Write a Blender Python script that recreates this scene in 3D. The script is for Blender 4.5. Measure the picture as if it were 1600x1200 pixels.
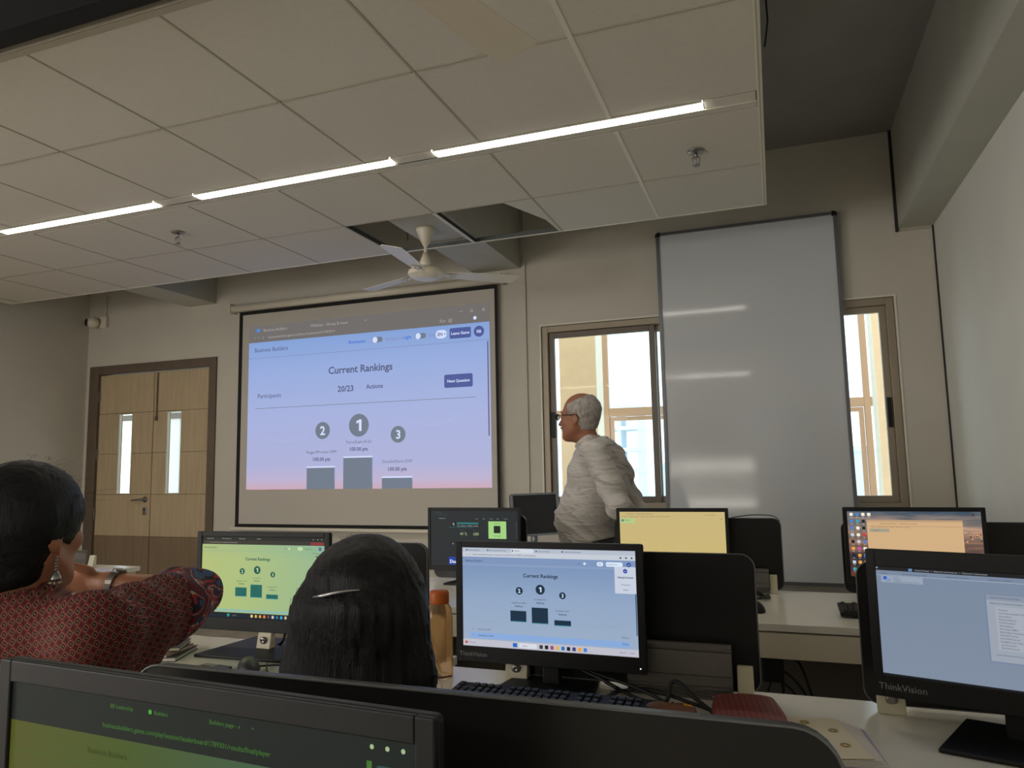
import bpy, bmesh, math, random
import numpy as np
from mathutils import Vector, Matrix, noise
random.seed(4)
S = bpy.context.scene
C = S.collection
PI = math.pi
for o in list(bpy.data.objects): bpy.data.objects.remove(o)

# ------------------------------------------------------------------ camera
CZ = 1.28
cd = bpy.data.cameras.new('camera'); cam = bpy.data.objects.new('camera', cd); C.objects.link(cam)
cd.sensor_width = 36.0; cd.lens = 36.0*1128/1600; cd.clip_start = 0.02; cd.clip_end = 500
R = Matrix(((0.93955108, 0.05602553, 0.33779418), (0.34186215, -0.09776438, -0.93465095), (-0.01934007, 0.99363135, -0.11100763)))
cam.matrix_world = Matrix.Translation((0, 0, CZ)) @ R.to_4x4()
S.camera = cam
# ------------------------------------------------------------------ world, lights, exposure
S.view_settings.view_transform = 'Standard'; S.view_settings.look = 'None'
S.view_settings.gamma = 1; S.view_settings.use_curve_mapping = False
S.view_settings.exposure = 0.22
w = bpy.data.worlds.new('sky'); S.world = w; w.use_nodes = True
nt = w.node_tree; bg = nt.nodes['Background']
tc = nt.nodes.new('ShaderNodeTexCoord'); sp = nt.nodes.new('ShaderNodeSeparateXYZ'); cr = nt.nodes.new('ShaderNodeValToRGB')
nt.links.new(tc.outputs['Generated'], sp.inputs[0]); nt.links.new(sp.outputs['Z'], cr.inputs[0]); nt.links.new(cr.outputs[0], bg.inputs[0])
cr.color_ramp.elements[0].position = 0.0; cr.color_ramp.elements[0].color = (.90, .96, 1, 1)
cr.color_ramp.elements[1].position = 0.6; cr.color_ramp.elements[1].color = (.75, .88, 1, 1)
bg.inputs[1].default_value = 2.0
def area(name, loc, rot, sx, sy, power, col=(1, 1, 1)):
    l = bpy.data.lights.new(name, 'AREA'); l.shape = 'RECTANGLE'; l.size = sx; l.size_y = sy; l.energy = power; l.color = col
    o = bpy.data.objects.new(name, l); C.objects.link(o); o.location = loc; o.rotation_euler = rot
    return o
# added fill lights at the windowless left and back walls, out of view
area('left_fill_light', (-6.12, -1.6, 1.6), (PI/2, 0, -PI/2), 2.6, 1.4, 80, (1, .98, .95))
area('rear_fill_light', (-4.2, -4.9, 1.6), (PI/2, 0, 0), 2.6, 1.4, 66, (1, .98, .95))

# ------------------------------------------------------------------ materials
def lin(c):
    c = [x/255 for x in c[:3]]
    return tuple((x/12.92 if x <= .04045 else ((x+.055)/1.055)**2.4) for x in c)
MATS = {}
def mat(name, rgb, rough=.6, metal=0, noise_amt=0.0, noise_scale=20, bump=0.0, bump_scale=60, coat=0, spec=.5, stretch=None):
    if name in MATS: return MATS[name]
    m = bpy.data.materials.new(name); m.use_nodes = True; MATS[name] = m
    n = m.node_tree; b = n.nodes['Principled BSDF']; c = lin(rgb)
    b.inputs['Base Color'].default_value = (*c, 1); b.inputs['Roughness'].default_value = rough; b.inputs['Metallic'].default_value = metal
    b.inputs['Specular IOR Level'].default_value = spec
    if coat: b.inputs['Coat Weight'].default_value = coat; b.inputs['Coat Roughness'].default_value = .1
    if noise_amt or bump:
        t = n.nodes.new('ShaderNodeTexCoord'); mp = n.nodes.new('ShaderNodeMapping'); n.links.new(t.outputs['Object'], mp.inputs[0])
        if stretch: mp.inputs['Scale'].default_value = stretch
    if noise_amt:
        nz = n.nodes.new('ShaderNodeTexNoise'); nz.inputs['Scale'].default_value = noise_scale; nz.inputs['Detail'].default_value = 5
        n.links.new(mp.outputs[0], nz.inputs[0])
        r = n.nodes.new('ShaderNodeValToRGB'); n.links.new(nz.outputs[0], r.inputs[0])
        r.color_ramp.elements[0].position = .3; r.color_ramp.elements[1].position = .7
        r.color_ramp.elements[0].color = (*[x*(1-noise_amt) for x in c], 1); r.color_ramp.elements[1].color = (*[min(1, x*(1+noise_amt)) for x in c], 1)
        n.links.new(r.outputs[0], b.inputs['Base Color'])
    if bump:
        nb = n.nodes.new('ShaderNodeTexNoise'); nb.inputs['Scale'].default_value = bump_scale; nb.inputs['Detail'].default_value = 4
        n.links.new(mp.outputs[0], nb.inputs[0])
        bp = n.nodes.new('ShaderNodeBump'); bp.inputs['Strength'].default_value = bump; bp.inputs['Distance'].default_value = .004
        n.links.new(nb.outputs[0], bp.inputs['Height']); n.links.new(bp.outputs[0], b.inputs['Normal'])
    return m
def emis(name, rgb, strength=1.0):
    if name in MATS: return MATS[name]
    m = bpy.data.materials.new(name); m.use_nodes = True; MATS[name] = m
    b = m.node_tree.nodes['Principled BSDF']
    b.inputs['Base Color'].default_value = (.01, .01, .01, 1); b.inputs['Roughness'].default_value = .4; b.inputs['Specular IOR Level'].default_value = .12
    b.inputs['Emission Color'].default_value = (*lin(rgb), 1); b.inputs['Emission Strength'].default_value = strength
    return m
def emis_grad(name, stops_v, stops_u=None, mixf=.5, strength=1.0, noisy=False):
    """screen light: gradient over height (v) optionally blended with one over width (u)"""
    if name in MATS: return MATS[name]
    m = emis(name, (0, 0, 0), strength); n = m.node_tree; b = n.nodes['Principled BSDF']
    t = n.nodes.new('ShaderNodeTexCoord'); s = n.nodes.new('ShaderNodeSeparateXYZ'); n.links.new(t.outputs['Generated'], s.inputs[0])
    def ramp(stops, sock):
        r = n.nodes.new('ShaderNodeValToRGB'); n.links.new(sock, r.inputs[0]); e = r.color_ramp.elements
        while len(e) < len(stops): e.new(.5)
        for k, (p, c) in enumerate(stops): e[k].position = p; e[k].color = (*lin(c), 1)
        return r.outputs[0]
    out = ramp(stops_v, s.outputs['Z'])
    if stops_u:
        o2 = ramp(stops_u, s.outputs['X']); mx = n.nodes.new('ShaderNodeMix'); mx.data_type = 'RGBA'
        mx.inputs[0].default_value = mixf; n.links.new(out, mx.inputs[6]); n.links.new(o2, mx.inputs[7]); out = mx.outputs[2]
    if noisy:
        nz = n.nodes.new('ShaderNodeTexNoise'); nz.inputs['Scale'].default_value = 3.2; nz.inputs['Detail'].default_value = 6
        mp = n.nodes.new('ShaderNodeMapping'); mp.inputs['Scale'].default_value = (1, 1, 5); mp.inputs['Rotation'].default_value = (0, .3, 0)
        n.links.new(t.outputs['Generated'], mp.inputs[0]); n.links.new(mp.outputs[0], nz.inputs[0])
        r = n.nodes.new('ShaderNodeValToRGB'); n.links.new(nz.outputs[0], r.inputs[0]); r.color_ramp.elements[0].position = .4; r.color_ramp.elements[1].position = .62
        r.color_ramp.elements[0].color = (.4, .5, .6, 1); r.color_ramp.elements[1].color = (1.0, .95, .88, 1)
        mx = n.nodes.new('ShaderNodeMix'); mx.data_type = 'RGBA'; mx.blend_type = 'MULTIPLY'; mx.inputs[0].default_value = 1
        n.links.new(out, mx.inputs[6]); n.links.new(r.outputs[0], mx.inputs[7]); out = mx.outputs[2]
    n.links.new(out, b.inputs['Emission Color'])
    return m

M_wall = mat('wall_paint', (203, 197, 184), .75, noise_amt=.03, noise_scale=3, bump=.08, bump_scale=90)
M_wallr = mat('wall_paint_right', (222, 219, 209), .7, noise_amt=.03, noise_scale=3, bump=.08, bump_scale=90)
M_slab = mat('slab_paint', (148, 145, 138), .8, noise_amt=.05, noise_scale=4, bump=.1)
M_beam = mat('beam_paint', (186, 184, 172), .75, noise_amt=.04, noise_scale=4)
M_tile = mat('ceiling_tile_white', (212, 206, 194), .9, noise_amt=.02, noise_scale=40, bump=.25, bump_scale=350)
M_tbar = mat('tbar_grey', (178, 170, 153), .6)
M_tbarw = mat('tbar_white', (225, 220, 205), .5)
M_dark = mat('tbar_web_dark', (60, 64, 62), .5)
M_floor = mat('floor_tile_beige', (182, 174, 160), .35, noise_amt=.08, noise_scale=6)
M_black = mat('black_plastic', (19, 19, 20), .5, bump=.05, bump_scale=400, spec=.35)
M_blackg = mat('black_gloss_panel', (30, 30, 30), .3, spec=.35)
M_edge = mat('panel_edge_grey', (92, 94, 95), .35)
M_alu = mat('raceway_aluminium', (120, 116, 111), .35, metal=.45, noise_amt=.06, noise_scale=5, stretch=(1, 1, 30))
M_alud = mat('raceway_groove', (40, 38, 36), .6)
M_cream = mat('cream_plastic', (205, 198, 172), .5)
M_desk = mat('desk_laminate_white', (226, 223, 211), .16, noise_amt=.02, noise_scale=8)
M_deskedge = mat('desk_edge_band', (216, 208, 186), .5)
M_metal = mat('brushed_steel', (150, 148, 145), .3, metal=.9)
M_wood = mat('door_laminate', (188, 168, 136), .5, noise_amt=.10, noise_scale=5, stretch=(9, 9, .7))
M_wood2 = mat('door_laminate_dark', (132, 112, 88), .5, noise_amt=.12, noise_scale=5, stretch=(9, 9, .7))
M_dframe = mat('door_frame_brown', (104, 88, 74), .5, noise_amt=.08, noise_scale=8)
M_wframe = mat('window_frame_bronze', (160, 146, 126), .4, metal=.15)
M_wframed = mat('window_frame_dark', (104, 92, 80), .4, metal=.15)
M_peach = mat('peach_render', (244, 206, 162), .85, noise_amt=.04, noise_scale=9)
M_beige = mat('beige_outer_frame', (196, 160, 128), .6)
M_white = mat('white_enamel', (225, 216, 198), .35)
M_fabric = mat('screen_fabric', (198, 192, 182), .9)
M_board = mat('whiteboard_enamel', (210, 213, 216), .07, spec=.5)
M_boardf = mat('board_frame_grey', (116, 117, 122), .35, metal=.4)
M_cable = mat('black_cable', (16, 16, 17), .45)

# ------------------------------------------------------------------ mesh helpers
class MB:
    def __init__(s): s.v = []; s.f = []; s.m = []; s.mats = []; s.smooth = []
    def mi(s, m):
        if m not in s.mats: s.mats.append(m)
        return s.mats.index(m)
    def add(s, vs, fs, m, smooth=False):
        k = len(s.v); s.v += [tuple(v) for v in vs]; i = s.mi(m)
        for f in fs: s.f.append(tuple(k+a for a in f)); s.m.append(i); s.smooth.append(smooth)
        return s
    def box(s, x0, x1, y0, y1, z0, z1, m, T=None):
        vs = [Vector(p) for p in ((x0,y0,z0),(x1,y0,z0),(x1,y1,z0),(x0,y1,z0),(x0,y0,z1),(x1,y0,z1),(x1,y1,z1),(x0,y1,z1))]
        if T: vs = [T @ v for v in vs]
        return s.add(vs, [(0,3,2,1),(4,5,6,7),(0,1,5,4),(1,2,6,5),(2,3,7,6),(3,0,4,7)], m)
    def prism(s, pts, d0, d1, m, axis='y', smooth=False):
        """polygon (ccw list of 2D points) extruded along axis"""
        n = len(pts)
        def P(a, b, d): return {'y': (a, d, b), 'z': (a, b, d), 'x': (d, a, b)}[axis]
        vs = [P(a, b, d0) for a, b in pts]+[P(a, b, d1) for a, b in pts]
        fs = [tuple(range(n)), tuple(range(2*n-1, n-1, -1))]
        s.add(vs, fs, m); k = len(s.v)-2*n
        for i in range(n):
            j = (i+1) % n; s.f.append((k+i, k+n+i, k+n+j, k+j)); s.m.append(s.mi(m)); s.smooth.append(smooth)
        return s
    def tube(s, path, r, m, seg=8, closed=False):
        P = [Vector(p) for p in path]; n = len(P); rr = r if isinstance(r, (list, tuple)) else [r]*n
        vs = []; up = None
        for i, p in enumerate(P):
            t = (P[min(i+1, n-1)]-P[max(i-1, 0)]).normalized()
            if up is None: up = t.orthogonal().normalized()
            up = (up-t*up.dot(t)).normalized(); b = t.cross(up)
            for k in range(seg):
                a = 2*PI*k/seg; vs.append(p+(up*math.cos(a)+b*math.sin(a))*rr[i])
        fs = [(i*seg+k, i*seg+(k+1) % seg, (i+1)*seg+(k+1) % seg, (i+1)*seg+k) for i in range(n-1) for k in range(seg)]
        fs += [tuple(range(seg-1, -1, -1)), tuple((n-1)*seg+k for k in range(seg))]
        return s.add(vs, fs, m, True)
    def lathe(s, prof, m, c=(0, 0, 0), seg=28, T=None):
        vs = []; n = len(prof)
        for r, z in prof:
            for k in range(seg):
                a = 2*PI*k/seg; v = Vector((c[0]+r*math.cos(a), c[1]+r*math.sin(a), c[2]+z)); vs.append(T @ v if T else v)
        fs = [(i*seg+k, i*seg+(k+1) % seg, (i+1)*seg+(k+1) % seg, (i+1)*seg+k) for i in range(n-1) for k in range(seg)]
        fs += [tuple(range(seg-1, -1, -1)), tuple((n-1)*seg+k for k in range(seg))]
        return s.add(vs, fs, m, True)
    def build(s, name, parent=None, bevel=0, loc=None, rz=0):
        me = bpy.data.meshes.new(name); me.from_pydata([tuple(v) for v in s.v], [], s.f)
        for m in s.mats: me.materials.append(m)
        me.polygons.foreach_set('material_index', s.m); me.polygons.foreach_set('use_smooth', s.smooth); me.update()
        bm = bmesh.new(); bm.from_mesh(me); bmesh.ops.recalc_face_normals(bm, faces=bm.faces) if not getattr(s, 'flat', False) else None
        bm.to_mesh(me); bm.free()
        o = bpy.data.objects.new(name, me); C.objects.link(o)
        if parent: o.parent = parent
        if loc: o.location = loc
        if rz: o.rotation_euler.z = rz
        if bevel:
            b = o.modifiers.new('bevel', 'BEVEL'); b.width = bevel; b.segments = 2; b.limit_method = 'ANGLE'
        return o
def tag(o, label=None, cat=None, group=None, kind=None):
    if label: o['label'] = label
    if cat: o['category'] = cat
    if group: o['group'] = group
    if kind: o['kind'] = kind
    return o
def empty(name, loc=(0, 0, 0), rz=0, label=None, cat=None, group=None, kind=None):
    o = bpy.data.objects.new(name, None); C.objects.link(o); o.empty_display_size = .05
    o.location = loc; o.rotation_euler.z = rz
    return tag(o, label, cat, group, kind)
def lab(o, t): o['label'] = t; return o
def copy_tree(o, parent=None):
    c = o.copy(); C.objects.link(c); c.parent = parent
    for ch in list(o.children): copy_tree(ch, c)
    return c
def rrect(x0, x1, z0, z1, r, corners=(1, 1, 1, 1), n=6):
    """rounded rectangle, ccw; corners = BL, BR, TR, TL"""
    pts = []
    for (cx, cz, a0, on) in ((x0, z0, PI, corners[0]), (x1, z0, 1.5*PI, corners[1]), (x1, z1, 0, corners[2]), (x0, z1, .5*PI, corners[3])):
        if not on: pts.append((cx, cz)); continue
        ox = cx+(r if cx == x0 else -r); oz = cz+(r if cz == z0 else -r)
        for k in range(n+1):
            a = a0+k*PI/2/n; pts.append((ox+r*math.cos(a), oz+r*math.sin(a)))
    return pts
_tc = {}
def text_mesh(txt, bold=False):
    key = (txt, bold)
    if key in _tc: return _tc[key]
    cu = bpy.data.curves.new('t', 'FONT'); cu.body = txt; cu.resolution_u = 2; cu.offset = .022 if bold else .004
    o = bpy.data.objects.new('t', cu); C.objects.link(o)
    dg = bpy.context.evaluated_depsgraph_get(); me = bpy.data.meshes.new_from_object(o.evaluated_get(dg))
    vs = [(v.co.x, v.co.y) for v in me.vertices]; fs = [tuple(p.vertices) for p in me.polygons]
    bpy.data.objects.remove(o); bpy.data.curves.remove(cu); bpy.data.meshes.remove(me)
    w_ = max([v[0] for v in vs] or [0]); _tc[key] = (vs, fs, w_)
    return _tc[key]
class UI:
    """flat print on a lit screen. u,v fractions from the top-left; plane at local y=y0 facing -y; x from x0, z from the top z1"""
    def __init__(s, x0, x1, z0, z1, y0, step=.00025): s.x0, s.x1, s.z0, s.z1, s.y0, s.st = x0, x1, z0, z1, y0, step; s.mb = MB(); s.mb.flat = True
    def X(s, u): return s.x0+u*(s.x1-s.x0)
    def Z(s, v): return s.z1-v*(s.z1-s.z0)
    def rect(s, u0, v0, u1, v1, m, l=1, r=0):
        y = s.y0-l*s.st; x0, x1, z0, z1 = s.X(u0), s.X(u1), s.Z(v1), s.Z(v0)
        pts = rrect(x0, x1, z0, z1, min(r, (x1-x0)/2.01, (z1-z0)/2.01), n=4) if r else [(x0, z0), (x1, z0), (x1, z1), (x0, z1)]
        s.mb.add([(a, y, b) for a, b in pts], [tuple(range(len(pts)))], m)
    def disc(s, u, v, r, m, l=1, n=24):
        y = s.y0-l*s.st; cx, cz = s.X(u), s.Z(v)
        s.mb.add([(cx+r*math.cos(2*PI*k/n), y, cz+r*math.sin(2*PI*k/n)) for k in range(n)], [tuple(range(n))], m)
    def text(s, u, v, t, size, m, l=2, align='l', bold=False, sx=1.0):
        vs, fs, w_ = text_mesh(t, bold); y = s.y0-l*s.st
        if t == '1': vs = [(.30, 0), (.48, 0), (.48, .70), (.34, .70), (.12, .60), (.12, .45), (.30, .52)]; fs = [tuple(range(7))]; w_ = .58
        x = s.X(u); z = s.Z(v)-size*.35
        if align == 'c': x -= w_*size*sx/2
        if align == 'r': x -= w_*size*sx
        s.mb.add([(x+a*size*sx, y, z+b*size) for a, b in vs], fs, m)
    def arc(s, u, v, r, a0, a1, wd, m, l=1, n=18):
        y = s.y0-l*s.st; cx, cz = s.X(u), s.Z(v); vs = []
        for k in range(n+1):
            a = a0+(a1-a0)*k/n
            for q in (r-wd/2, r+wd/2): vs.append((cx+q*math.cos(a), y, cz+q*math.sin(a)*.45))
        s.mb.add(vs, [(2*k, 2*k+1, 2*k+3, 2*k+2) for k in range(n)], m)
    def build(s, name, parent): return s.mb.build(name, parent)

# ------------------------------------------------------------------ SDF surfaces for bodies and soft things
def seg_sdf(P, a, b, ra, rb):
    a = np.array(a, float); b = np.array(b, float); ab = b-a; t = np.clip(((P-a)@ab)/max(ab@ab, 1e-9), 0, 1)
    return np.linalg.norm(P-(a+t[..., None]*ab), axis=-1)-(ra+(rb-ra)*t)
def ell_sdf(P, c, r, Rm=None):
    q = P-np.array(c, float)
    if Rm is not None: q = q@np.array(Rm)
    r = np.array(r, float); k0 = np.linalg.norm(q/r, axis=-1); k1 = np.linalg.norm(q/(r*r), axis=-1)
    return k0*(k0-1)/np.maximum(k1, 1e-6)
def smin(a, b, k):
    h = np.clip(.5+.5*(b-a)/k, 0, 1); return b+(a-b)*h-k*h*(1-h)
def smax(a, b, k): return -smin(-a, -b, k)
def nets(f, lo, hi, step):
    lo = np.array(lo, float); hi = np.array(hi, float); n = np.maximum(((hi-lo)/step).astype(int)+1, 4)
    ax = [lo[i]+step*np.arange(n[i]) for i in range(3)]
    G = np.stack(np.meshgrid(*ax, indexing='ij'), -1); D = f(G)
    s = D < 0
    acc = np.zeros(tuple(n-1)+(3,)); cnt = np.zeros(tuple(n-1))
    offs = [(0,0,0),(1,0,0),(0,1,0),(1,1,0),(0,0,1),(1,0,1),(0,1,1),(1,1,1)]
    def sl(A, o): return A[o[0]:n[0]-1+o[0], o[1]:n[1]-1+o[1], o[2]:n[2]-1+o[2]]
    for i in range(8):
        for j in range(i+1, 8):
            if sum(abs(offs[i][k]-offs[j][k]) for k in range(3)) != 1: continue
            di, dj = sl(D, offs[i]), sl(D, offs[j]); c = (di < 0) != (dj < 0)
            t = np.where(c, di/np.where(c, di-dj, 1), 0)
            pi, pj = sl(G, offs[i]), sl(G, offs[j])
            acc += np.where(c[..., None], pi+t[..., None]*(pj-pi), 0); cnt += c
    m = cnt > 0; idx = -np.ones(m.shape, int); idx[m] = np.arange(m.sum()); V = acc[m]/cnt[m][:, None]
    F = []
    for a in range(3):
        b, c = (a+1) % 3, (a+2) % 3
        s0 = np.take(s, np.arange(n[a]-1), a); s1 = np.take(s, np.arange(1, n[a]), a); ch = s0 != s1
        I = np.argwhere(ch)
        I = I[(I[:, b] > 0) & (I[:, c] > 0) & (I[:, b] < n[b]-1) & (I[:, c] < n[c]-1)]
        e = np.eye(3, dtype=int)
        q = [idx[tuple((I-e[b]-e[c]).T)], idx[tuple((I-e[c]).T)], idx[tuple(I.T)], idx[tuple((I-e[b]).T)]]
        Q = np.stack(q, 1); inside = s[tuple(I.T)]
        Q[~inside] = Q[~inside][:, ::-1]
        F.append(Q)
    F = np.concatenate(F); F = F[(F >= 0).all(1)]
    return V, F
def soft(name, f, lo, hi, step, m, parent=None):
    V, F = nets(f, lo, hi, step)
    me = bpy.data.meshes.new(name); me.from_pydata(V.tolist(), [], F.tolist()); me.materials.append(m)
    me.polygons.foreach_set('use_smooth', [True]*len(me.polygons)); me.update()
    o = bpy.data.objects.new(name, me); C.objects.link(o)
    if parent: o.parent = parent
    return o
def rotz(a): return np.array([[math.cos(a), -math.sin(a), 0], [math.sin(a), math.cos(a), 0], [0, 0, 1]])
def roty(a): return np.array([[math.cos(a), 0, math.sin(a)], [0, 1, 0], [-math.sin(a), 0, math.cos(a)]])
def rotx(a): return np.array([[1, 0, 0], [0, math.cos(a), -math.sin(a)], [0, math.sin(a), math.cos(a)]])
#==SETTING==
# ------------------------------------------------------------------ room shell
XL, XR, YF, YB, ZS = -6.2, 1.0225, 5.1, -5.0, 3.40
def struct(name, mb, bevel=0): return tag(mb.build(name, bevel=bevel), kind='structure')
struct('floor', MB().box(XL-.2, XR+.2, YB-.2, 7.5, -.1, 0, M_floor))
fl = MB()
for k in range(-10, 12): fl.box(XL, XR, k*.6-.0015+.2, k*.6+.0015+.2, 0, .0006, M_alud)
for k in range(0, 12): fl.box(XR-.6*k-.0015-.3, XR-.6*k+.0015-.3, YB, YF, 0, .0006, M_alud)
struct('trim_1', fl)
wf = MB()
def seg(x0, x1, z0, z1): wf.box(x0, x1, YF, YF+.2, z0, z1, M_wall)
seg(XL-.2, -6.15, 0, ZS); seg(-6.15, -4.63, 2.29, ZS); seg(-4.63, -1.604, 0, ZS); seg(-1.604, .765, 0, .95); seg(-1.604, .765, 2.305, ZS); seg(.765, XR+.2, 0, ZS)
struct('wall_front', wf)
struct('wall_right', MB().box(XR, XR+.2, YB, YF, 0, ZS, M_wallr))
struct('wall_left', MB().box(XL-.2, XL, YB, YF, 0, ZS, M_wall))
struct('wall_back', MB().box(XL-.2, XR+.2, YB-.2, YB, 0, ZS, M_wall))
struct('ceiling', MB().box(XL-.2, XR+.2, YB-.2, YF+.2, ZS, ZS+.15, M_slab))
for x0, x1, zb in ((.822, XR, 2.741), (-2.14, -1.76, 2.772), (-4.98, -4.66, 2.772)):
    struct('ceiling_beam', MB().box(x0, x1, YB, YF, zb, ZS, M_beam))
# thin dark plaster joints at the beam and the right corner
tr = MB(); tr.box(.805, .822, YF-.018, YF, 2.72, ZS, M_alud); tr.box(.805, XR-.012, YF-.008, YF, 2.722, 2.741, M_tbar); tr.box(XR-.010, XR-.001, YF-.008, YF, 0, 2.74, M_alud)
struct('trim_2', tr)
struct('baseboard_front', MB().box(-4.63, XR, YF-.012, YF, 0, .1, M_wood2))
# surface conduit beside the projection screen
tag(MB().box(-1.735, -1.715, YF-.014, YF, .3, ZS, M_wall).build('cable_conduit', bevel=.003), 'thin cream cable conduit running up the wall between projection screen and window', 'conduit')

# ------------------------------------------------------------------ suspended ceiling: grid and tiles
ZC = 2.738
cg = empty('ceiling', (0, 0, ZC), kind='structure')
XE, YN, YE = .032, 1.643, 4.272
xs = [XE]+[-.584-.6*k for k in range(10)]+[-6.09]
rows = [(YN, 2.267), (2.267, 2.9), (3.035, 3.655), (3.655, YE)]
fw = .0045
g = MB()
def strip(x0, x1, y0, y1, m, h=.025): g.box(x0, x1, y0, y1, -.003, 0, m); return g
for k, x in enumerate(xs[1:-1]):
    m = M_tbarw if k in (0,) else M_tbar
    wd = .009 if k == 0 else fw
    strip(x-wd, x+wd, YN+.02, 2.9, m); strip(x-wd, x+wd, 3.035, YE-.012, m if k else M_tbarw)
for y in (2.267, 3.655):
    for i in range(len(xs)-1): strip(xs[i+1]+(.01 if i < len(xs)-2 else 0), xs[i]-.01, y-fw, y+fw, M_tbar)
# the open bay: bars left bare with dark webs
g.box(-1.784-.011, -1.784+.011, 3.66, YE-.012, -.004, -.001, M_tbarw)
g.box(-1.784-.004, -1.784+.004, 3.66, YE-.012, 0, .028, M_dark)
M_web = mat('tbar_web_grey', (96, 100, 98), .5, metal=.2)
g.box(-2.384-.003, -2.384+.003, 3.66, YE-.012, 0, .03, M_dark)
g.build('tbar_grid', cg)
# perimeter trims
e = MB(); e.box(xs[-1]+.02, XE-.02, YE-.012, YE, -.004, .0, M_tbarw); e.box(xs[-1]+.02, XE-.02, YE-.003, YE, .002, .03, M_web)
lab(e.build('edge_trim', cg), 'white edge angle along the far side')
e = MB(); e.box(XE-.022, XE, YN, YE, -.005, 0, M_tbarw); e.box(XE-.003, XE, YN, YE, 0, .045, M_tbarw); e.box(XE-.014, XE-.010, YN, YE, -.007, -.005, M_tbar)
lab(e.build('edge_trim', cg), 'white edge angle along the window-wall corner side')
e = MB(); e.box(xs[-1], XE-.022, YN-.002, YN+.022, -.004, 0, M_tbar); e.box(xs[-1], XE-.022, YN-.006, YN-.002, -.004, .066, M_tbar); e.box(xs[-1], XE-.022, YN-.009, YN-.006, .0, .006, M_tbarw)
lab(e.build('edge_trim', cg), 'beige fascia along the near side')
e = MB(); e.box(xs[-1]-.02, xs[-1]+.02, YN, YE, -.004, 0, M_tbarw)
e.build('edge_trim', cg)
def tile(x0, x1, y0, y1, dz=0.0):
    b = .0045
    m = MB(); m.box(x0+b, x1-b, y0+b, y1-b, -.001+dz, .012+dz, M_tile)
    return m.build('ceiling_tile', cg, bevel=.002)
for r, (y0, y1) in enumerate(rows):
    for i in range(len(xs)-1):
        x0, x1 = xs[i+1], xs[i]
        if r == 3 and i in (3,): continue          # missing tile where the fan hangs
        if r == 3 and i == 2:                       # half-cut tile beside the opening
            m = MB(); m.prism([(x0+.008+.42, y0+.006), (x1-.006, y0+.006), (x1-.006, y1-.012), (x1-.02, y1-.012), (x1-.035, y1-.25)], -.001, .012, M_tile, 'z')
            lab(m.build('ceiling_tile', cg), 'tile cut away at an angle'); continue
        tile(x0, x1, y0, y1)
# light channel filler
LX = [(-4.32, -3.11), (-2.835, -1.65), (-1.425, -.2), (-5.8, -4.6)]
f = MB(); gaps = [(-.2, XE-.024), (-1.65, -1.425), (-3.11, -2.835), (-4.6, -4.32), (xs[-1]+.02, -5.8)]
for a, b in gaps: f.box(min(a, b)+.004, max(a, b)-.004, 2.908, 2.975, -.001, .01, M_tile)
f.box(xs[-1]+.02, XE-.024, 2.978, 2.990, -.003, .001, M_tbarw); f.box(xs[-1]+.02, XE-.024, 2.996, 3.030, -.001, .006, M_tile)
for a, b in gaps[1:3]: f.box(a-.0, b+.0, 2.976, 2.979, -.004, .03, M_dark)
f.build('channel_filler', cg)
M_led = emis('led_diffuser', (255, 250, 238), 20.0)
for (a, b), nm in zip(LX, ('lit linear LED strip at the right end of the suspended ceiling, nearest the whiteboard', 'middle lit linear LED strip in the ceiling, between two dark gaps', 'lit linear LED strip at the left edge of the picture, left of the sprinkler', 'LED strip beyond the left edge of the picture')[::1] if 0 else (
        'lit linear LED strip running to the left edge of the photo, above the left sprinkler', 'middle one of the three lit LED strips, ending left of the fan opening', 'lit LED strip at the right, reaching towards the right sprinkler', 'lit LED strip at the far left end of the row, by the left wall')):
    t = empty('ceiling_light', ((a+b)/2, 2.941, ZC), 0, nm, 'light', 'linear LED strips in the ceiling')
    L = (b-a)/2-.003
    h = MB(); h.box(-L, L, -.033, -.029, -.004, .03, M_tbarw); h.box(-L, L, .029, .033, -.006, .03, M_tbarw); h.box(-L, L, -.029, .029, .025, .03, M_tbarw)
    h.build('housing', t)
    d = MB(); d.box(-L, L, -.028, .028, -.006, .012, M_led); d.build('diffuser', t, bevel=.002)
# second ceiling sheet behind the camera with its own strips
struct('ceiling', MB().box(xs[-1], XE, -4.6, .3, ZC, ZC+.015, M_tile))
for yy, wh in ((-2.9, 'rear'),):
    for a, b, sd in ((-1.56, -.36, 'nearest the right wall'), (-2.9, -1.64, 'in the middle of its row'), (-4.3, -3.1, 'nearest the left wall')):
        t = empty('ceiling_light', ((a+b)/2, yy, ZC-.02), 0, 'lit LED strip of the %s row behind the camera, %s' % (wh, sd), 'light', 'linear LED strips behind the seats')
        L = (b-a)/2
        MB().box(-L, L, -.045, .045, 0.004, .018, M_tbarw).build('housing', t)
        MB().box(-L, L, -.03, .03, -.02, .003, M_led).build('diffuser', t)

# ------------------------------------------------------------------ projection screen image needs text; window first
M_glass = bpy.data.materials.new('window_glass'); M_glass.use_nodes = True
n = M_glass.node_tree; n.nodes.remove(n.nodes['Principled BSDF']); out = n.nodes['Material Output']
tb = n.nodes.new('ShaderNodeBsdfTransparent'); gl = n.nodes.new('ShaderNodeBsdfGlossy'); gl.inputs['Roughness'].default_value = .03
fr = n.nodes.new('ShaderNodeFresnel'); fr.inputs[0].default_value = 1.18; mx = n.nodes.new('ShaderNodeMixShader'); tb.inputs[0].default_value = (.93, .97, .98, 1)
n.links.new(fr.outputs[0], mx.inputs[0]); n.links.new(tb.outputs[0], mx.inputs[1]); n.links.new(gl.outputs[0], mx.inputs[2]); n.links.new(mx.outputs[0], out.inputs[0])

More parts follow.
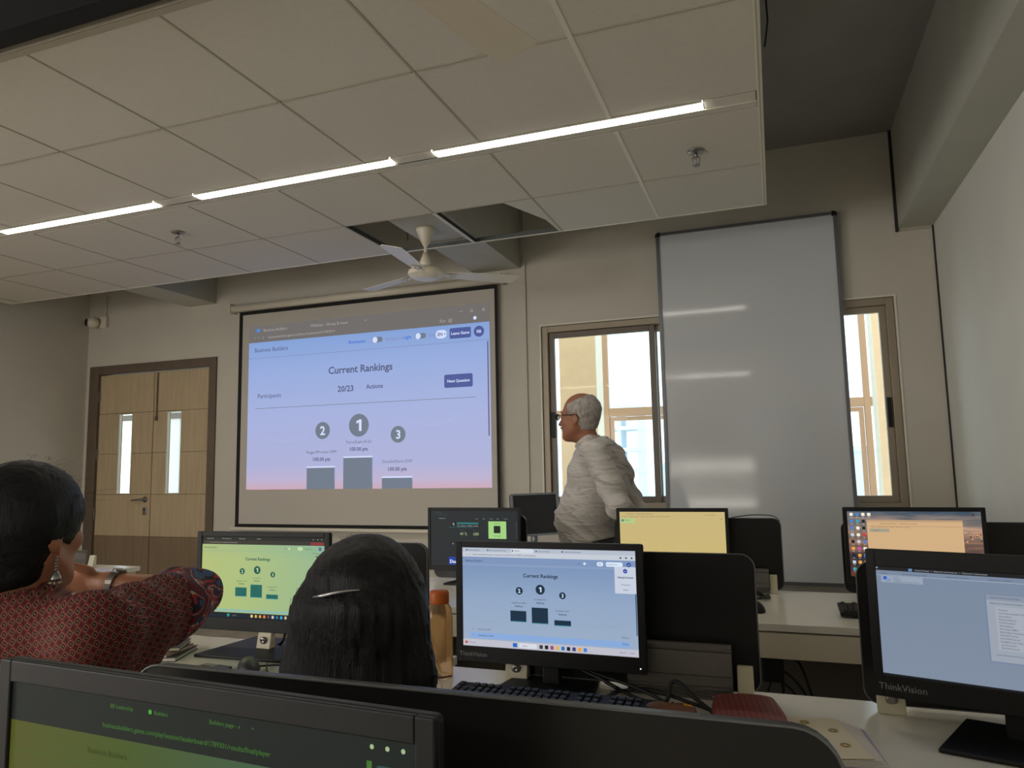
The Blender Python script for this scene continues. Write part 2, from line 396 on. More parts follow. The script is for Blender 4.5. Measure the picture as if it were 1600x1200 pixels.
wn = empty('window_1', (0, YF, 0), kind='structure')
WX0, WX1, WZ0, WZ1 = -1.604, .765, .95, 2.305
f = MB()
def frame(mb, x0, x1, z0, z1, t, y0, y1, m):
    mb.box(x0, x0+t, y0, y1, z0, z1, m); mb.box(x1-t, x1, y0, y1, z0, z1, m); mb.box(x0+t, x1-t, y0, y1, z0, z0+t, m); mb.box(x0+t, x1-t, y0, y1, z1-t, z1, m)
frame(f, WX0+.002, WX1-.002, WZ0+.002, WZ1-.002, .045, .01, .13, M_wframe)
f.build('window_frame', wn, bevel=.003)
f = MB(); frame(f, WX0-.012, WX1+.012, WZ0-.012, WZ1+.012, .012, -.006, .0, M_tbarw); lab(f.build('window_trim', wn), 'cream sealant edge around the frame')
for x0, x1, yy in ((-1.557, -.765, .035), (-.80, -.02, .085), (-.06, .718, .035)):
    s = MB(); frame(s, x0, x1, WZ0+.048, WZ1-.048, .042, yy, yy+.035, M_wframed if yy < .05 and x0 < -1 else M_wframe); s_o = s.build('window_sash', wn, bevel=.003)
    pane = MB().box(x0+.042, x1-.042, yy+.014, yy+.019, WZ0+.09, WZ1-.09, M_glass).build('pane', s_o)
for x in (-1.533, .695): lab(MB().box(x-.013, x+.013, .015, .034, 1.47, 1.66, M_black).build('latch', wn, bevel=.004), 'black sash latch')
# outside: outer window frame, columns, balcony and the hazy town
ow = empty('window_2', (0, 7.3, 0), kind='structure')
o = MB()
for x in (-1.64, .787): o.box(x, x+.055, 0, .06, .0, 3.4, M_beige)
for a, b in ((-3.2, -1.64), (-1.585, .787), (.842, 2.2)): o.box(a, b, 0, .06, 1.75, 1.835, M_beige); o.box(a, b, 0, .06, .72, .80, M_beige); o.box(a, b, 0, .06, 3.3, 3.4, M_beige)
o.build('window_frame', ow, bevel=.004)
for x0, x1 in ((-1.58, -.4), (-.39, .78)):
    q = MB(); frame(q, x0, x1, .80, 1.745, .04, .01, .05, M_beige); s_o = q.build('window_sash', ow, bevel=.003)
    MB().box(x0+.04, x1-.04, .026, .03, .84, 1.705, M_glass).build('pane', s_o)
MB().box(-1.58, .78, .026, .03, 1.84, 3.29, M_glass).build('pane', ow)
M_colside = mat('column_side_sunlit', (240, 228, 205), .8)  # sunlight on the columns' inner sides, put in as a paler colour
for x0, x1, lb in ((-1.90, -1.545, 'peach rendered column outside, left of the man seen through the window'), (.81, 1.16, 'peach rendered column outside the narrow window right of the whiteboard')):
    c = MB(); c.box(x0, x1, 6.6, 6.86, 0, 3.9, M_peach); sx = x1 if x0 < 0 else x0
    c.box(min(sx, sx+(.004 if x0 < 0 else -.004)), max(sx, sx+(.004 if x0 < 0 else -.004)), 6.6, 6.86, 0, 3.9, M_colside)
    tag(c.build('column'), lb, 'column')
struct('floor', MB().box(-3.4, 2.4, 5.31, 7.5, 0.0, .02, M_wallr))
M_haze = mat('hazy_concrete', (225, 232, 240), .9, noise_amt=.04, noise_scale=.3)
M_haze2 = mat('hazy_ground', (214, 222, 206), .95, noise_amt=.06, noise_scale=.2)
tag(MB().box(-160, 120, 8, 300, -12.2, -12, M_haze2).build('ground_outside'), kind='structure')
tw = empty('unfinished_tower', (-20.5, 100, -12), 0, 'hazy unfinished concrete tower with a crane mast far beyond the window', 'building')
t = MB()
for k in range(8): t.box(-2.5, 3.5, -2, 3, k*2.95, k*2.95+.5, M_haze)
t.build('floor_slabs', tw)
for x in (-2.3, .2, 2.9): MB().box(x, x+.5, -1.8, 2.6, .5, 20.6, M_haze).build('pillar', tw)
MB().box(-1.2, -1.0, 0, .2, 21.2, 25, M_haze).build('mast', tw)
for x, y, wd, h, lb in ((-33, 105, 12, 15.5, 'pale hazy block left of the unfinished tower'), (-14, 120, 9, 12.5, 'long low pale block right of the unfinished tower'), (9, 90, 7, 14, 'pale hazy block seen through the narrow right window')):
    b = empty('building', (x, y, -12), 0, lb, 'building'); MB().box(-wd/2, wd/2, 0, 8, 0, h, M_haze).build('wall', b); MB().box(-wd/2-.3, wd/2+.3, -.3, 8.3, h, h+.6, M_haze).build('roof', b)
# corridor outside the door
cw = MB()
for x, wd, m in ((-8.02, .12, M_wallr), (-6.98, .16, M_wallr), (-6.2, .1, M_wallr)): cw.box(x, x+wd, 6.9, 7.0, 0, 3, m)
cw.box(-8.6, -4.4, 6.88, 6.93, 1.92, 1.99, M_wframed); cw.box(-8.6, -4.4, 6.88, 7.0, 0, .5, M_wall)
struct('wall_corridor', cw)

# ------------------------------------------------------------------ double door
dr = empty('door_1', (0, YF, 0), kind='structure')
f = MB(); f.box(-6.148, -6.035, -.015, .12, 0, 2.288, M_dframe); f.box(-4.712, -4.632, -.015, .12, 0, 2.288, M_dframe); f.box(-6.035, -4.712, -.015, .12, 2.207, 2.288, M_dframe)
f.build('door_frame', dr, bevel=.004)
for x0, x1, g0, g1, left in ((-6.032, -5.366, -5.78, -5.612, 1), (-5.36, -4.715, -5.2, -5.03, 0)):
    c = MB(); GZ0, GZ1 = 1.078, 1.825
    c.box(x0, g0, .02, .055, .006, 2.2, M_wood2); c.box(g1, x1, .02, .055, .006, 2.2, M_wood2); c.box(g0, g1, .02, .055, .006, GZ0, M_wood2); c.box(g0, g1, .02, .055, GZ1, 2.2, M_wood2)
    lf = c.build('door_leaf', dr)
    lines = [.008, .697, 1.075, 1.452, 1.83, 2.198]
    for k in range(5):
        a, b = lines[k]+.002, lines[k+1]-.002; m = M_wood2 if k == 0 else M_wood
        if k in (2, 3):
            MB().box(x0+.001, g0-.001, .012, .0195, a, b, m).build('panel', lf, bevel=.0015); MB().box(g1+.001, x1-.001, .012, .0195, a, b, m).build('panel', lf, bevel=.0015)
        else: MB().box(x0+.001, x1-.001, .012, .0195, a, b, m).build('panel', lf, bevel=.0015)
    MB().box(g0+.001, g1-.001, .034, .039, GZ0, GZ1, M_glass).build('pane', lf)
    q = MB(); frame(q, g0+.0005, g1-.0005, GZ0, GZ1, .008, .012, .034, M_deskedge); lab(q.build('pane_bead', lf), 'cream bead around the vision pane')
    if left:
        h = MB(); T = Matrix.Translation((-5.425, .012, 1.03)) @ Matrix.Rotation(PI/2, 4, 'X')
        h.lathe([(.0, 0), (.027, 0), (.027, .006), (.011, .009), (.011, .045), (0, .045)], M_metal, T=T); h.tube([(-5.425, -.03, 1.03), (-5.46, -.033, 1.03), (-5.55, -.030, 1.022)], [.010, .009, .007], M_metal)
        lab(h.build('lever_handle', lf), 'chrome lever handle')
        h = MB(); h.box(-5.447, -5.403, .005, .012, .89, .96, M_metal); h.tube([(-5.425, .005, .94), (-5.425, -.002, .94)], .009, M_black); lab(h.build('lock_plate', lf, bevel=.003), 'steel keyhole plate')
        for z in (.9, 1.45, 2.0): MB().box(x0-.004, x0+.010, -.008, .011, z-.05, z+.05, M_metal).build('hinge', lf)
    else:
        h = MB(); h.box(x0+.03, x0+.048, .004, .012, 1.78, 2.19, M_dframe); h.box(x0+.026, x0+.052, -.004, .012, 1.745, 1.785, M_dframe); lab(h.build('tower_bolt', lf, bevel=.002), 'long brown tower bolt')

# ------------------------------------------------------------------ projection screen and its picture
ps = empty('projection_screen', (0, YF, 0), 0, 'pull-down projection screen with black border on the front wall showing a ranking page', 'screen')
YS = -.045
M_sbl = mat('screen_border_black', (18, 18, 18), .8)
s = MB(); s.tube([(-4.43, -.05, 2.69), (-1.90, -.05, 2.69)], .033, M_white, 14); s.build('roller_housing', ps)
for x in (-4.445, -1.90): MB().box(x, x+.015, -.09, -.0, 2.65, 2.735, M_white).build('end_cap', ps, bevel=.003)
sx0, sx1, sz0, sz1 = -4.36, -1.935, .80, 2.655
b = MB(); b.box(sx0, sx0+.038, YS, YS+.002, sz0, sz1, M_sbl); b.box(sx1-.022, sx1, YS, YS+.002, sz0, sz1, M_sbl); b.box(sx0+.038, sx1-.022, YS, YS+.002, sz0, sz0+.026, M_sbl); b.box(sx0+.038, sx1-.022, YS, YS+.002, sz1-.03, sz1, M_sbl)
lab(b.build('screen_border', ps), 'black border')
sf = MB().box(sx0+.038, sx1-.022, YS, YS+.002, sz0+.026, sz1-.03, M_fabric).build('screen_fabric', ps)
lab(MB().box(-4.40, -1.93, -.057, -.032, .772, .799, M_white).build('bottom_bar', ps, bevel=.006), 'cream weighted bottom bar')
# picture thrown by the projector (light on the fabric)
PX0, PX1, PZ0, PZ1 = -4.25, -2.0, 1.112, 2.52
M_pj = emis_grad('projected_page', [(0.0, (190, 156, 172)), (.06, (176, 166, 194)), (.16, (162, 165, 202)), (.5, (154, 165, 206)), (.8, (140, 160, 206)), (1.0, (122, 150, 200))])
ZH = 2.372
img = MB(); img.flat = True
img.add([(PX0, YS-.001, PZ0), (PX1, YS-.001, PZ0), (PX1, YS-.001, ZH), (PX0, YS-.001, ZH)], [(0, 1, 2, 3)], M_pj); img = img.build('projected_page', ps)
u = UI(PX0, PX1, PZ0, PZ1, YS-.0012, .0004)
e_h = emis('pj_header', (104, 100, 98), 1.0); e_t = emis('pj_text', (82, 88, 122)); e_g = emis('pj_grey', (104, 114, 128)); e_bt = emis('pj_button', (72, 84, 142)); e_w = emis('pj_white', (196, 206, 236))
e_l = emis('pj_line', (122, 130, 168)); e_lt = emis('pj_lighttext', (150, 150, 150)); e_hd = emis('pj_lightpanel', (162, 178, 222)); e_b = emis('pj_blue', (70, 110, 200))
def uu(x): return (x-PX0)/(PX1-PX0)
def vv(z): return (PZ1-z)/(PZ1-PZ0)
u.rect(0, 0, 1, vv(ZH), e_h, .5)
u.rect(uu(-4.21), vv(2.21), uu(-2.09), vv(1.0+.13), e_hd, 0.6) if 0 else None
u.rect(uu(-4.25), vv(2.235), uu(-2.0), vv(2.231), e_l, 1)
for x, t_ in ((-4.1, 'Business Builders'), (-3.62, 'Webinar - Group & meet'), (-3.1, '+')): u.text(uu(x), vv(2.475), t_, .035, e_lt, 1)
u.rect(uu(-4.17), vv(2.49), uu(-4.14), vv(2.462), emis('pj_tabicon', (70, 130, 215)), 1)
u.text(uu(-4.2), vv(2.412), '<   >   C     businessbuilders.game.com/host/leaderboard/17893019', .03, e_lt, 1)
for x, t_ in ((-2.25, '–'), (-2.16, 'o'), (-2.06, 'x')): u.text(uu(x), vv(2.475), t_, .05, e_lt, 1)
u.text(uu(-2.42), vv(2.41), 'Rec  @', .035, e_lt, 1); u.disc(uu(-2.12), vv(2.41), .014, e_w, 1)
u.text(uu(-4.19), vv(2.305), 'Business Builders', .05, e_t)
u.text(uu(-3.25), vv(2.305), 'Illuminated', .036, e_b, bold=True); u.rect(uu(-3.03), vv(2.328), uu(-2.93), vv(2.285), e_g, 1, r=.02); u.disc(uu(-3.0), vv(2.306), .024, e_w, 2); u.text(uu(-2.9), vv(2.305), 'Background', .032, e_l)
u.text(uu(-2.74), vv(2.305), 'Light', .036, e_b, bold=True); u.rect(uu(-2.64), vv(2.328), uu(-2.54), vv(2.285), e_g, 1, r=.02); u.disc(uu(-2.61), vv(2.306), .024, e_w, 2); u.text(uu(-2.52), vv(2.305), 'Dark', .032, e_l)
u.rect(uu(-2.455), vv(2.338), uu(-2.36), vv(2.272), e_w, 1, r=.03); u.text(uu(-2.44), vv(2.305), 'EN', .036, e_t, bold=True); u.disc(uu(-2.375), vv(2.305), .006, e_t, 2)
u.rect(uu(-2.335), vv(2.345), uu(-2.155), vv(2.262), e_bt, 1, r=.012); u.text(uu(-2.245), vv(2.303), 'Leave Game', .031, e_w, align='c', bold=True)
u.disc(uu(-2.088), vv(2.303), .043, e_bt, 1); u.text(uu(-2.088), vv(2.303), 'RB', .032, e_w, align='c', bold=True)
u.text(uu(-3.14), vv(2.083), 'Current Rankings', .083, e_t, align='c', bold=True, sx=1.02)
u.text(uu(-4.15), vv(1.905), 'Participants', .052, e_t); u.text(uu(-3.35), vv(1.925), '20/23', .068, e_t, bold=True); u.text(uu(-3.08), vv(1.93), 'Actions', .05, e_t, bold=True)
u.rect(uu(-2.385), vv(1.983), uu(-2.145), vv(1.88), e_bt, 1, r=.014); u.text(uu(-2.265), vv(1.932), 'Next Question', .031, e_w, align='c', bold=True)
u.rect(uu(-4.17), vv(1.800), uu(-2.12), vv(1.796), e_g, 1)
for cx, cz, r, t_ in ((-3.49, 1.589, .070, '2'), (-3.147, 1.62, .092, '1'), (-2.79, 1.535, .066, '3')):
    u.disc(uu(cx), vv(cz), r, e_g, 1, 40); u.text(uu(cx), vv(cz), t_, r*1.45, e_w, 2, 'c', True)
for cx, z1, z2, a, b_ in ((-3.5, 1.415, 1.355, 'RuggedPhoenix-3449', '100.00 pts'), (-3.15, 1.488, 1.43, 'FierceEagle-4120', '100.00 pts'), (-2.80, 1.325, 1.265, 'GracefulShark-5747', '100.00 pts')):
    u.text(uu(cx), vv(z1), a, .034, e_g, 2, 'c'); u.text(uu(cx), vv(z2), b_, .041, e_t, 2, 'c', True)
for a, b_, z in ((-3.64, -3.37, 1.285), (-3.29, -3.02, 1.36), (-2.935, -2.665, 1.195)):
    u.rect(uu(a), vv(z), uu(b_), 1, e_g, 1); u.rect(uu(a), vv(z+.012), uu(b_), vv(z), e_w, 1); u.rect(uu(b_-.006), vv(z), uu(b_), .96, e_l, 2)
u.arc(uu(-3.14), vv(1.46), .012, 0, 6.28, .004, e_w, 3, 6)
u.rect(uu(-2.022), vv(2.22), uu(-2.012), vv(1.5), emis('pj_scroll', (96, 84, 110)), 1)
u.arc(uu(-2.5), vv(1.72), .26, PI+.5, 2*PI-.5, .006, e_hd, 1); u.arc(uu(-3.85), vv(1.62), .24, PI+.5, 2*PI-.5, .006, e_hd, 1)
lab(u.build('page_print', img), 'lettering, buttons and podium bars of the ranking page')

# ------------------------------------------------------------------ whiteboard (upright, slightly bowed)
wb = empty('whiteboard', (0, YF, 0), 0, 'large upright whiteboard with grey frame leaning over the middle of the window', 'whiteboard')
bx0, bx1, bz0, bz1 = -.715, .462, .50, 2.89
YW = -.062
nz_ = 160
def slope(z):
    if z > 1.93: return 0.0
    if z < .93: z = .93
    return -math.radians(9.1*(1.855-z)-.2+30*(z-1.855)*(z-1.265)*(z-.98) if z < 1.855 else -.2*(1.93-z)/.075)     # the sheet leans and bows gently outwards towards its foot
zs_ = [bz0+.02+(bz1-bz0-.04)*k/nz_ for k in range(nz_+1)]
ys_ = [0.0]*(nz_+1)
for k in range(nz_-1, -1, -1): ys_[k] = ys_[k+1]+math.tan(slope((zs_[k]+zs_[k+1])/2))*(zs_[k+1]-zs_[k])
m = MB(); vs = []
for z, y in zip(zs_, ys_): vs += [(bx0+.012, YW+.006+y, z), (bx1-.012, YW+.006+y, z), (bx0+.012, YW+.016+y, z), (bx1-.012, YW+.016+y, z)]
fs = []
for k in range(nz_): a = 4*k; b_ = a+4; fs += [(a, a+1, b_+1, b_), (a+3, a+2, b_+2, b_+3), (a+2, a, b_, b_+2), (a+1, a+3, b_+3, b_+1)]
fs += [(0, 2, 3, 1), (4*nz_, 4*nz_+1, 4*nz_+3, 4*nz_+2)]
m.add(vs, fs, M_board, True); bo = m.build('board_surface', wb); bo.modifiers.new('es', 'EDGE_SPLIT').split_angle = .6
for x in (bx0, bx1-.022):
    m = MB(); vs = []
    for z, y in zip(zs_, ys_): vs += [(x, YW-.004+y, z), (x+.022, YW-.004+y, z), (x+.022, YW+.022+y, z), (x, YW+.022+y, z)]
    fs = [(4*k+a, 4*k+(a+1) % 4, 4*k+4+(a+1) % 4, 4*k+4+a) for k in range(nz_) for a in range(4)]+[(0, 3, 2, 1), (4*nz_, 4*nz_+1, 4*nz_+2, 4*nz_+3)]
    m.add(vs, fs, M_boardf); m.build('frame_rail', wb)
MB().box(bx0+.022, bx1-.022, YW-.004, YW+.022, bz1-.02, bz1, M_boardf).build('frame_rail', wb, bevel=.002)
MB().box(bx0+.022, bx1-.022, YW-.004+ys_[0], YW+.022+ys_[0], bz0, bz0+.02, M_boardf).build('frame_rail', wb, bevel=.002)
for x, c in ((bx0, (0, 0, 0, 1)), (bx1, (0, 0, 1, 0))):
    p = rrect(x-.004 if x < 0 else x-.03, x+.03 if x < 0 else x+.004, bz1-.028, bz1+.004, .026, c)
    lab(MB().prism(p, YW-.008, YW+.026, M_black).build('corner_cap', wb), 'black plastic corner')
# ------------------------------------------------------------------ ceiling things
def sprinkler(x, y, lb):
    t = empty('fire_sprinkler', (x, y, ZC), 0, lb, 'sprinkler', 'ceiling sprinklers')
    MB().lathe([(0, -.003), (.034, -.003), (.040, -.006), (.036, -.010), (.012, -.012), (0, -.012)][::-1], M_metal).build('escutcheon', t)
    MB().tube([(0, 0, -.012), (0, 0, -.034)], .008, M_metal).build('inlet', t)
    f = MB(); f.tube([(.008, 0, -.030), (.017, 0, -.042), (.013, 0, -.062), (0, 0, -.072)], .003, M_metal); f.tube([(-.008, 0, -.030), (-.017, 0, -.042), (-.013, 0, -.062), (0, 0, -.072)], .003, M_metal); f.tube([(0, 0, -.034), (0, 0, -.066)], .0025, M_metal)
    f.build('frame_arms', t)
    MB().lathe([(0, -.072), (.018, -.073), (.018, -.076), (0, -.078)][::-1], M_metal).build('deflector', t)
sprinkler(-.275, 3.376, 'fire sprinkler under the right part of the ceiling, right of the right LED strip')
sprinkler(-3.365, 3.343, 'fire sprinkler in the ceiling at the left, below the left LED strips')
def fan(hub, ang, ztop, lb, r=.61, pitch=-.16):
    t = empty('ceiling_fan', hub, 0, lb, 'fan', 'white three-blade ceiling fans')
    lab(MB().lathe([(0, -.036), (.055, -.036), (.075, -.032), (.082, -.020), (.105, -.014), (.112, 0), (.108, .018), (.085, .032), (.03, .038), (0, .038)], M_white, seg=40).build('motor', t), 'round cream motor housing')
    L = ztop-hub[2]
    MB().tube([(0, 0, .03), (0, 0, L-.02)], .0105, M_white, 12).build('down_rod', t)
    MB().lathe([(0, .038), (.042, .042), (.038, .07), (.016, .135), (0, .135)], M_white).build('lower_canopy', t)
    MB().lathe([(0, L-.115), (.014, L-.115), (.03, L-.08), (.06, L-.012), (.06, L), (0, L)], M_white).build('upper_canopy', t)
    for k in range(3):
        a = ang+k*2*PI/3
        T = Matrix.Rotation(a, 4, 'Z') @ Matrix.Rotation(pitch, 4, 'X')
        b = MB(); n_ = 10; top = []; 
        pts = [(.125, -.035), (.14, -.045), (.30, -.058), (.55, -.066), (r-.02, -.066), (r, -.045), (r-.03, .060), (.50, .064), (.30, .056), (.14, .044), (.125, .03)]
        vs = [T @ Vector((x, y, -.0015+ .004*(1-(y/.066)**2))) for x, y in pts]+[T @ Vector((x, y, .001+.004*(1-(y/.066)**2))) for x, y in pts]; q = len(pts)
        b.add(vs, [tuple(range(q)), tuple(range(2*q-1, q-1, -1))]+[(i, q+i, q+(i+1) % q, (i+1) % q) for i in range(q)], M_white)
        bl = b.build('blade', t)
        s = MB(); vs = [(.085, -.018, -.006), (.20, -.028, -.006), (.20, .028, -.006), (.085, .018, -.006)]
        s.add([T @ Vector(v) for v in vs]+[T @ Vector((v[0], v[1], v[2]+.003)) for v in vs], [(0, 1, 2, 3), (7, 6, 5, 4), (0, 4, 5, 1), (1, 5, 6, 2), (2, 6, 7, 3), (3, 7, 4, 0)], M_white)
        for x, y in ((.165, -.014), (.165, .014), (.185, 0)): s.lathe([(0, -.009), (.004, -.009), (.004, -.006), (0, -.006)], M_metal, seg=8, c=(0, 0, 0), T=T @ Matrix.Translation((x, y, 0)))
        s.build('blade_bracket', bl)
fan((-2.0, 3.98, CZ+1.2), math.radians(38), 2.772, 'white ceiling fan hanging through the missing tiles above the projection screen')
fan((-.835, 1.335, CZ+1.2), math.radians(71), ZS, 'nearer ceiling fan with only one pale blade showing at the top edge', pitch=-.2)
# dome camera by the door corner
cc = empty('security_camera', (-6.02, YF, 2.71), 0, 'white dome security camera with dark lens on the wall above the door corner', 'camera')
MB().box(-.03, .07, -.035, 0, -.05, .06, M_white).build('mount_box', cc, bevel=.008)
ball = MB(); ball.lathe([(.055*math.sin(PI*k/14), -.055*math.cos(PI*k/14)) for k in range(1, 14)], M_white, c=(-.035, -.085, -.005)); ball.build('camera_body', cc)
T = Matrix.Translation((-.062, -.118, -.008)) @ Matrix.Rotation(math.radians(-42), 4, 'Z') @ Matrix.Rotation(PI/2, 4, 'X')
MB().lathe([(0, .0), (.034, 0), (.034, .012), (.026, .02), (.014, .024), (0, .024)], M_black, T=T).build('lens', cc)
MB().tube([(.04, -.02, .06), (.05, -.015, .12), (.035, -.012, .17), (.06, -.012, .26)], .004, M_white).build('camera_cable', cc)
M_void = mat('void_black', (22, 25, 32), .7, bump=.3, bump_scale=12)  # added black box with lip darkens the unlit void above the ceiling edge
tag(MB().box(-4.6, -1.5, .5, 1.44, 2.64, 2.765, M_void).box(-4.6, -1.5, 1.44, 1.622, 2.746, 2.768, M_void).build('void_box', bevel=.004), 'added black box darkening the void above the ceiling edge in the top left corner', 'dark box')
tag(MB().tube([(-2.45, 1.15, 2.634), (-2.36, 1.2, 2.632), (-2.25, 1.3, 2.632), (-2.20, 1.42, 2.636)], .004, M_metal).build('hanging_wire'), 'thin pale wire below the added black box at top left', 'wire')
wr = MB(); wr.tube([(.05, 1.9, 2.80), (.062, 1.86, 2.9), (.05, 2.0, 3.38)], .003, M_cable, 5)
tag(wr.build('hanging_wire'), 'dark wire hanging beside the free edge of the suspended ceiling', 'wire')
wr = MB(); wr.tube([(.045, 2.6, 2.745), (.06, 2.62, 2.85), (.052, 2.68, 3.38)], .0035, M_cable, 5)
tag(wr.build('hanging_wire'), 'dark wire at the ceiling edge above the right end of the LED row', 'wire')
wr = MB(); wr.tube([(-2.2, 4.1, 3.38), (-2.2, 4.12, 2.76)], .003, M_cable, 5)
tag(wr.build('hanging_wire'), 'black suspension wire seen inside the opening left of the fan rod', 'wire')
#==OBJECTS==
DZ = .73      # desk top height
# ------------------------------------------------------------------ desks
def desk(x0, x1, y0, y1, lb, group=None, legs=True, modesty=True):
    t = empty('computer_desk', ((x0+x1)/2, (y0+y1)/2, 0), 0, lb, 'desk'); w_, d = (x1-x0)/2, (y1-y0)/2
    lab(MB().box(-w_, w_, -d, d, DZ-.025, DZ, M_desk).build('desktop', t, bevel=.002), 'white laminate top')
    MB().box(-w_+.002, w_-.002, -d+.004, -d+.022, DZ-.115, DZ-.031, M_deskedge).build('apron', t, bevel=.002)
    if modesty: lab(MB().box(-w_+.05, w_-.05, d-.06, d-.04, .12, DZ-.027, mat('modesty_dark', (104, 99, 92), .6)).build('modesty_panel', t), 'dark brown back panel')
    for x in (-w_+.01, w_-.045):
        MB().box(x, x+.035, -d+.03, d-.02, 0, DZ-.027, M_deskedge).build('side_panel', t, bevel=.002)
    return t
desk(-1.0, 1.0, .13, .74, 'white desk of the nearest row under the nearest monitor, mostly below the picture')
desk(-2.0, -.905, 1.28, 1.99, 'white desk under the green-tinted monitor left of the long-haired person')
desk(-.9, 1.0, 1.25, 1.885, 'white desk with maroon pouch, blue-screen monitor and keyboard')
desk(-1.7, 1.0, 2.655, 3.32, 'far white desk in front of the whiteboard with its dark underside open')
desk(-4.75, -3.54, 2.78, 3.32, 'white desk end with black notebooks in front of the double door')
desk(-1.95, -1.15, 4.28, 4.78, 'small desk with the silver monitor under the window', modesty=True)

# ------------------------------------------------------------------ divider panels with raceway and brackets
def panel(x0, x1, y, z1, lb, z0=DZ+.012, r=.032, bl=1):
    t = empty('divider_panel', ((x0+x1)/2, y, DZ), 0, lb, 'divider', 'black desk dividers'); w_ = (x1-x0)/2
    pts = rrect(-w_, w_, z0-DZ, z1-DZ, r)
    MB().prism(pts, 0, .012, M_blackg).build('panel', t)
    e = MB(); ring = pts+[pts[0]]
    e.tube([(a*1.0, -.001, b) for a, b in ring], .0016, M_edge, 6); lab(e.build('edge_trim', t), 'thin grey edge line')
    return t
def bracket(x, y, lb, w_=.05, h=.075, sock=True):
    t = empty('panel_bracket', (x, y, DZ), 0, lb, 'bracket', 'cream divider brackets')
    b = MB(); b.prism([(-.03, .0), (.0, .0), (0, h), (-.014, h)], -w_/2, w_/2, M_cream, 'x'); b.build('bracket_body', t, bevel=.003)
    if sock:
        T = Matrix.Translation((0, -.022, h*.42)) @ Matrix.Rotation(PI/2+.25, 4, 'X')
        MB().lathe([(0, 0), (.012, 0), (.012, .005), (.006, .007), (0, .004)], M_metal, T=T, seg=16).build('bolt', t)
    return t
def raceway(x0, x1, y, h, lb):
    t = empty('cable_raceway', ((x0+x1)/2, y, DZ), 0, lb, 'raceway', 'aluminium cable raceways'); w_ = (x1-x0)/2
    b = MB(); lean = .012
    prof = [(0, 0), (-.010, .0), (-.010, h*.05)]
    for k in range(5): z = h*(.05+k*.035); prof += [(-.016, z), (-.016, z+h*.018), (-.010, z+h*.02), (-.010, z+h*.035)]
    prof += [(-.014, h*.25), (-.014, h*.42), (-.010, h*.425), (-.010, h*.435), (-.014, h*.44), (-.014, h*.86), (-.010, h*.87), (-.010, h*.88), (-.018, h*.89), (-.020, h*.97), (-.014, h), (0, h)]
    # profile is (y,z)
    b.prism([(p, q) for p, q in prof][::-1], -w_, w_, M_alu, 'x'); b.build('extrusion', t)
    return t
panel(-.74, .04, .69, CZ-.228, 'nearest black divider panel filling the bottom of the picture, rounded right corner', r=.04)
panel(-1.14, -.92, 1.83, CZ-.212, 'black divider panel behind the long-haired person, beside the orange bottle')
panel(-.68, -.062, 1.83, CZ-.222, 'large black divider panel directly behind the blue-screen monitor')
panel(.155, .90, 1.83, CZ-.232, 'black divider panel behind the right-hand monitor with the network window')
panel(-1.60, -1.12, 3.26, CZ-.24, 'black divider panel behind the dark-screen monitor')
panel(-.70, .003, 3.26, CZ-.245, 'black divider panel behind the yellow-screen monitor')
panel(.232, .99, 3.26, CZ-.255, 'black divider panel behind the monitor with desktop icons')
panel(-4.35, -3.98, 3.24, CZ-.40, 'low black divider on the desk end by the double door')
raceway(-.365, -.122, 1.80, .125, 'aluminium raceway right of the blue-screen monitor, loose cables in front')
raceway(-.24, -.055, 3.235, .10, 'small aluminium raceway on the far desk, right of the yellow screen')
raceway(-4.07, -3.82, 3.20, .10, 'aluminium raceway standing behind the black notebooks by the door')
bracket(-.095, 1.826, 'cream bracket at the right end of the raceway behind the maroon pouch', sock=False, w_=.036, h=.075)
bracket(.205, 1.826, 'cream bracket with round bolt below the right-hand monitor', w_=.055)
bracket(-.655, 1.826, 'cream bracket with bolt under the left of the blue-screen monitor', w_=.06)
bracket(-1.50, 1.90, 'cream bracket with bolt under the green-tinted monitor', w_=.05)
bracket(-.038, 3.256, 'cream bracket on the far desk beside the small raceway', sock=False, w_=.03, h=.075)
bracket(-3.79, 3.22, 'cream bracket behind the black notebooks on the desk by the door', sock=False, w_=.04, h=.07)

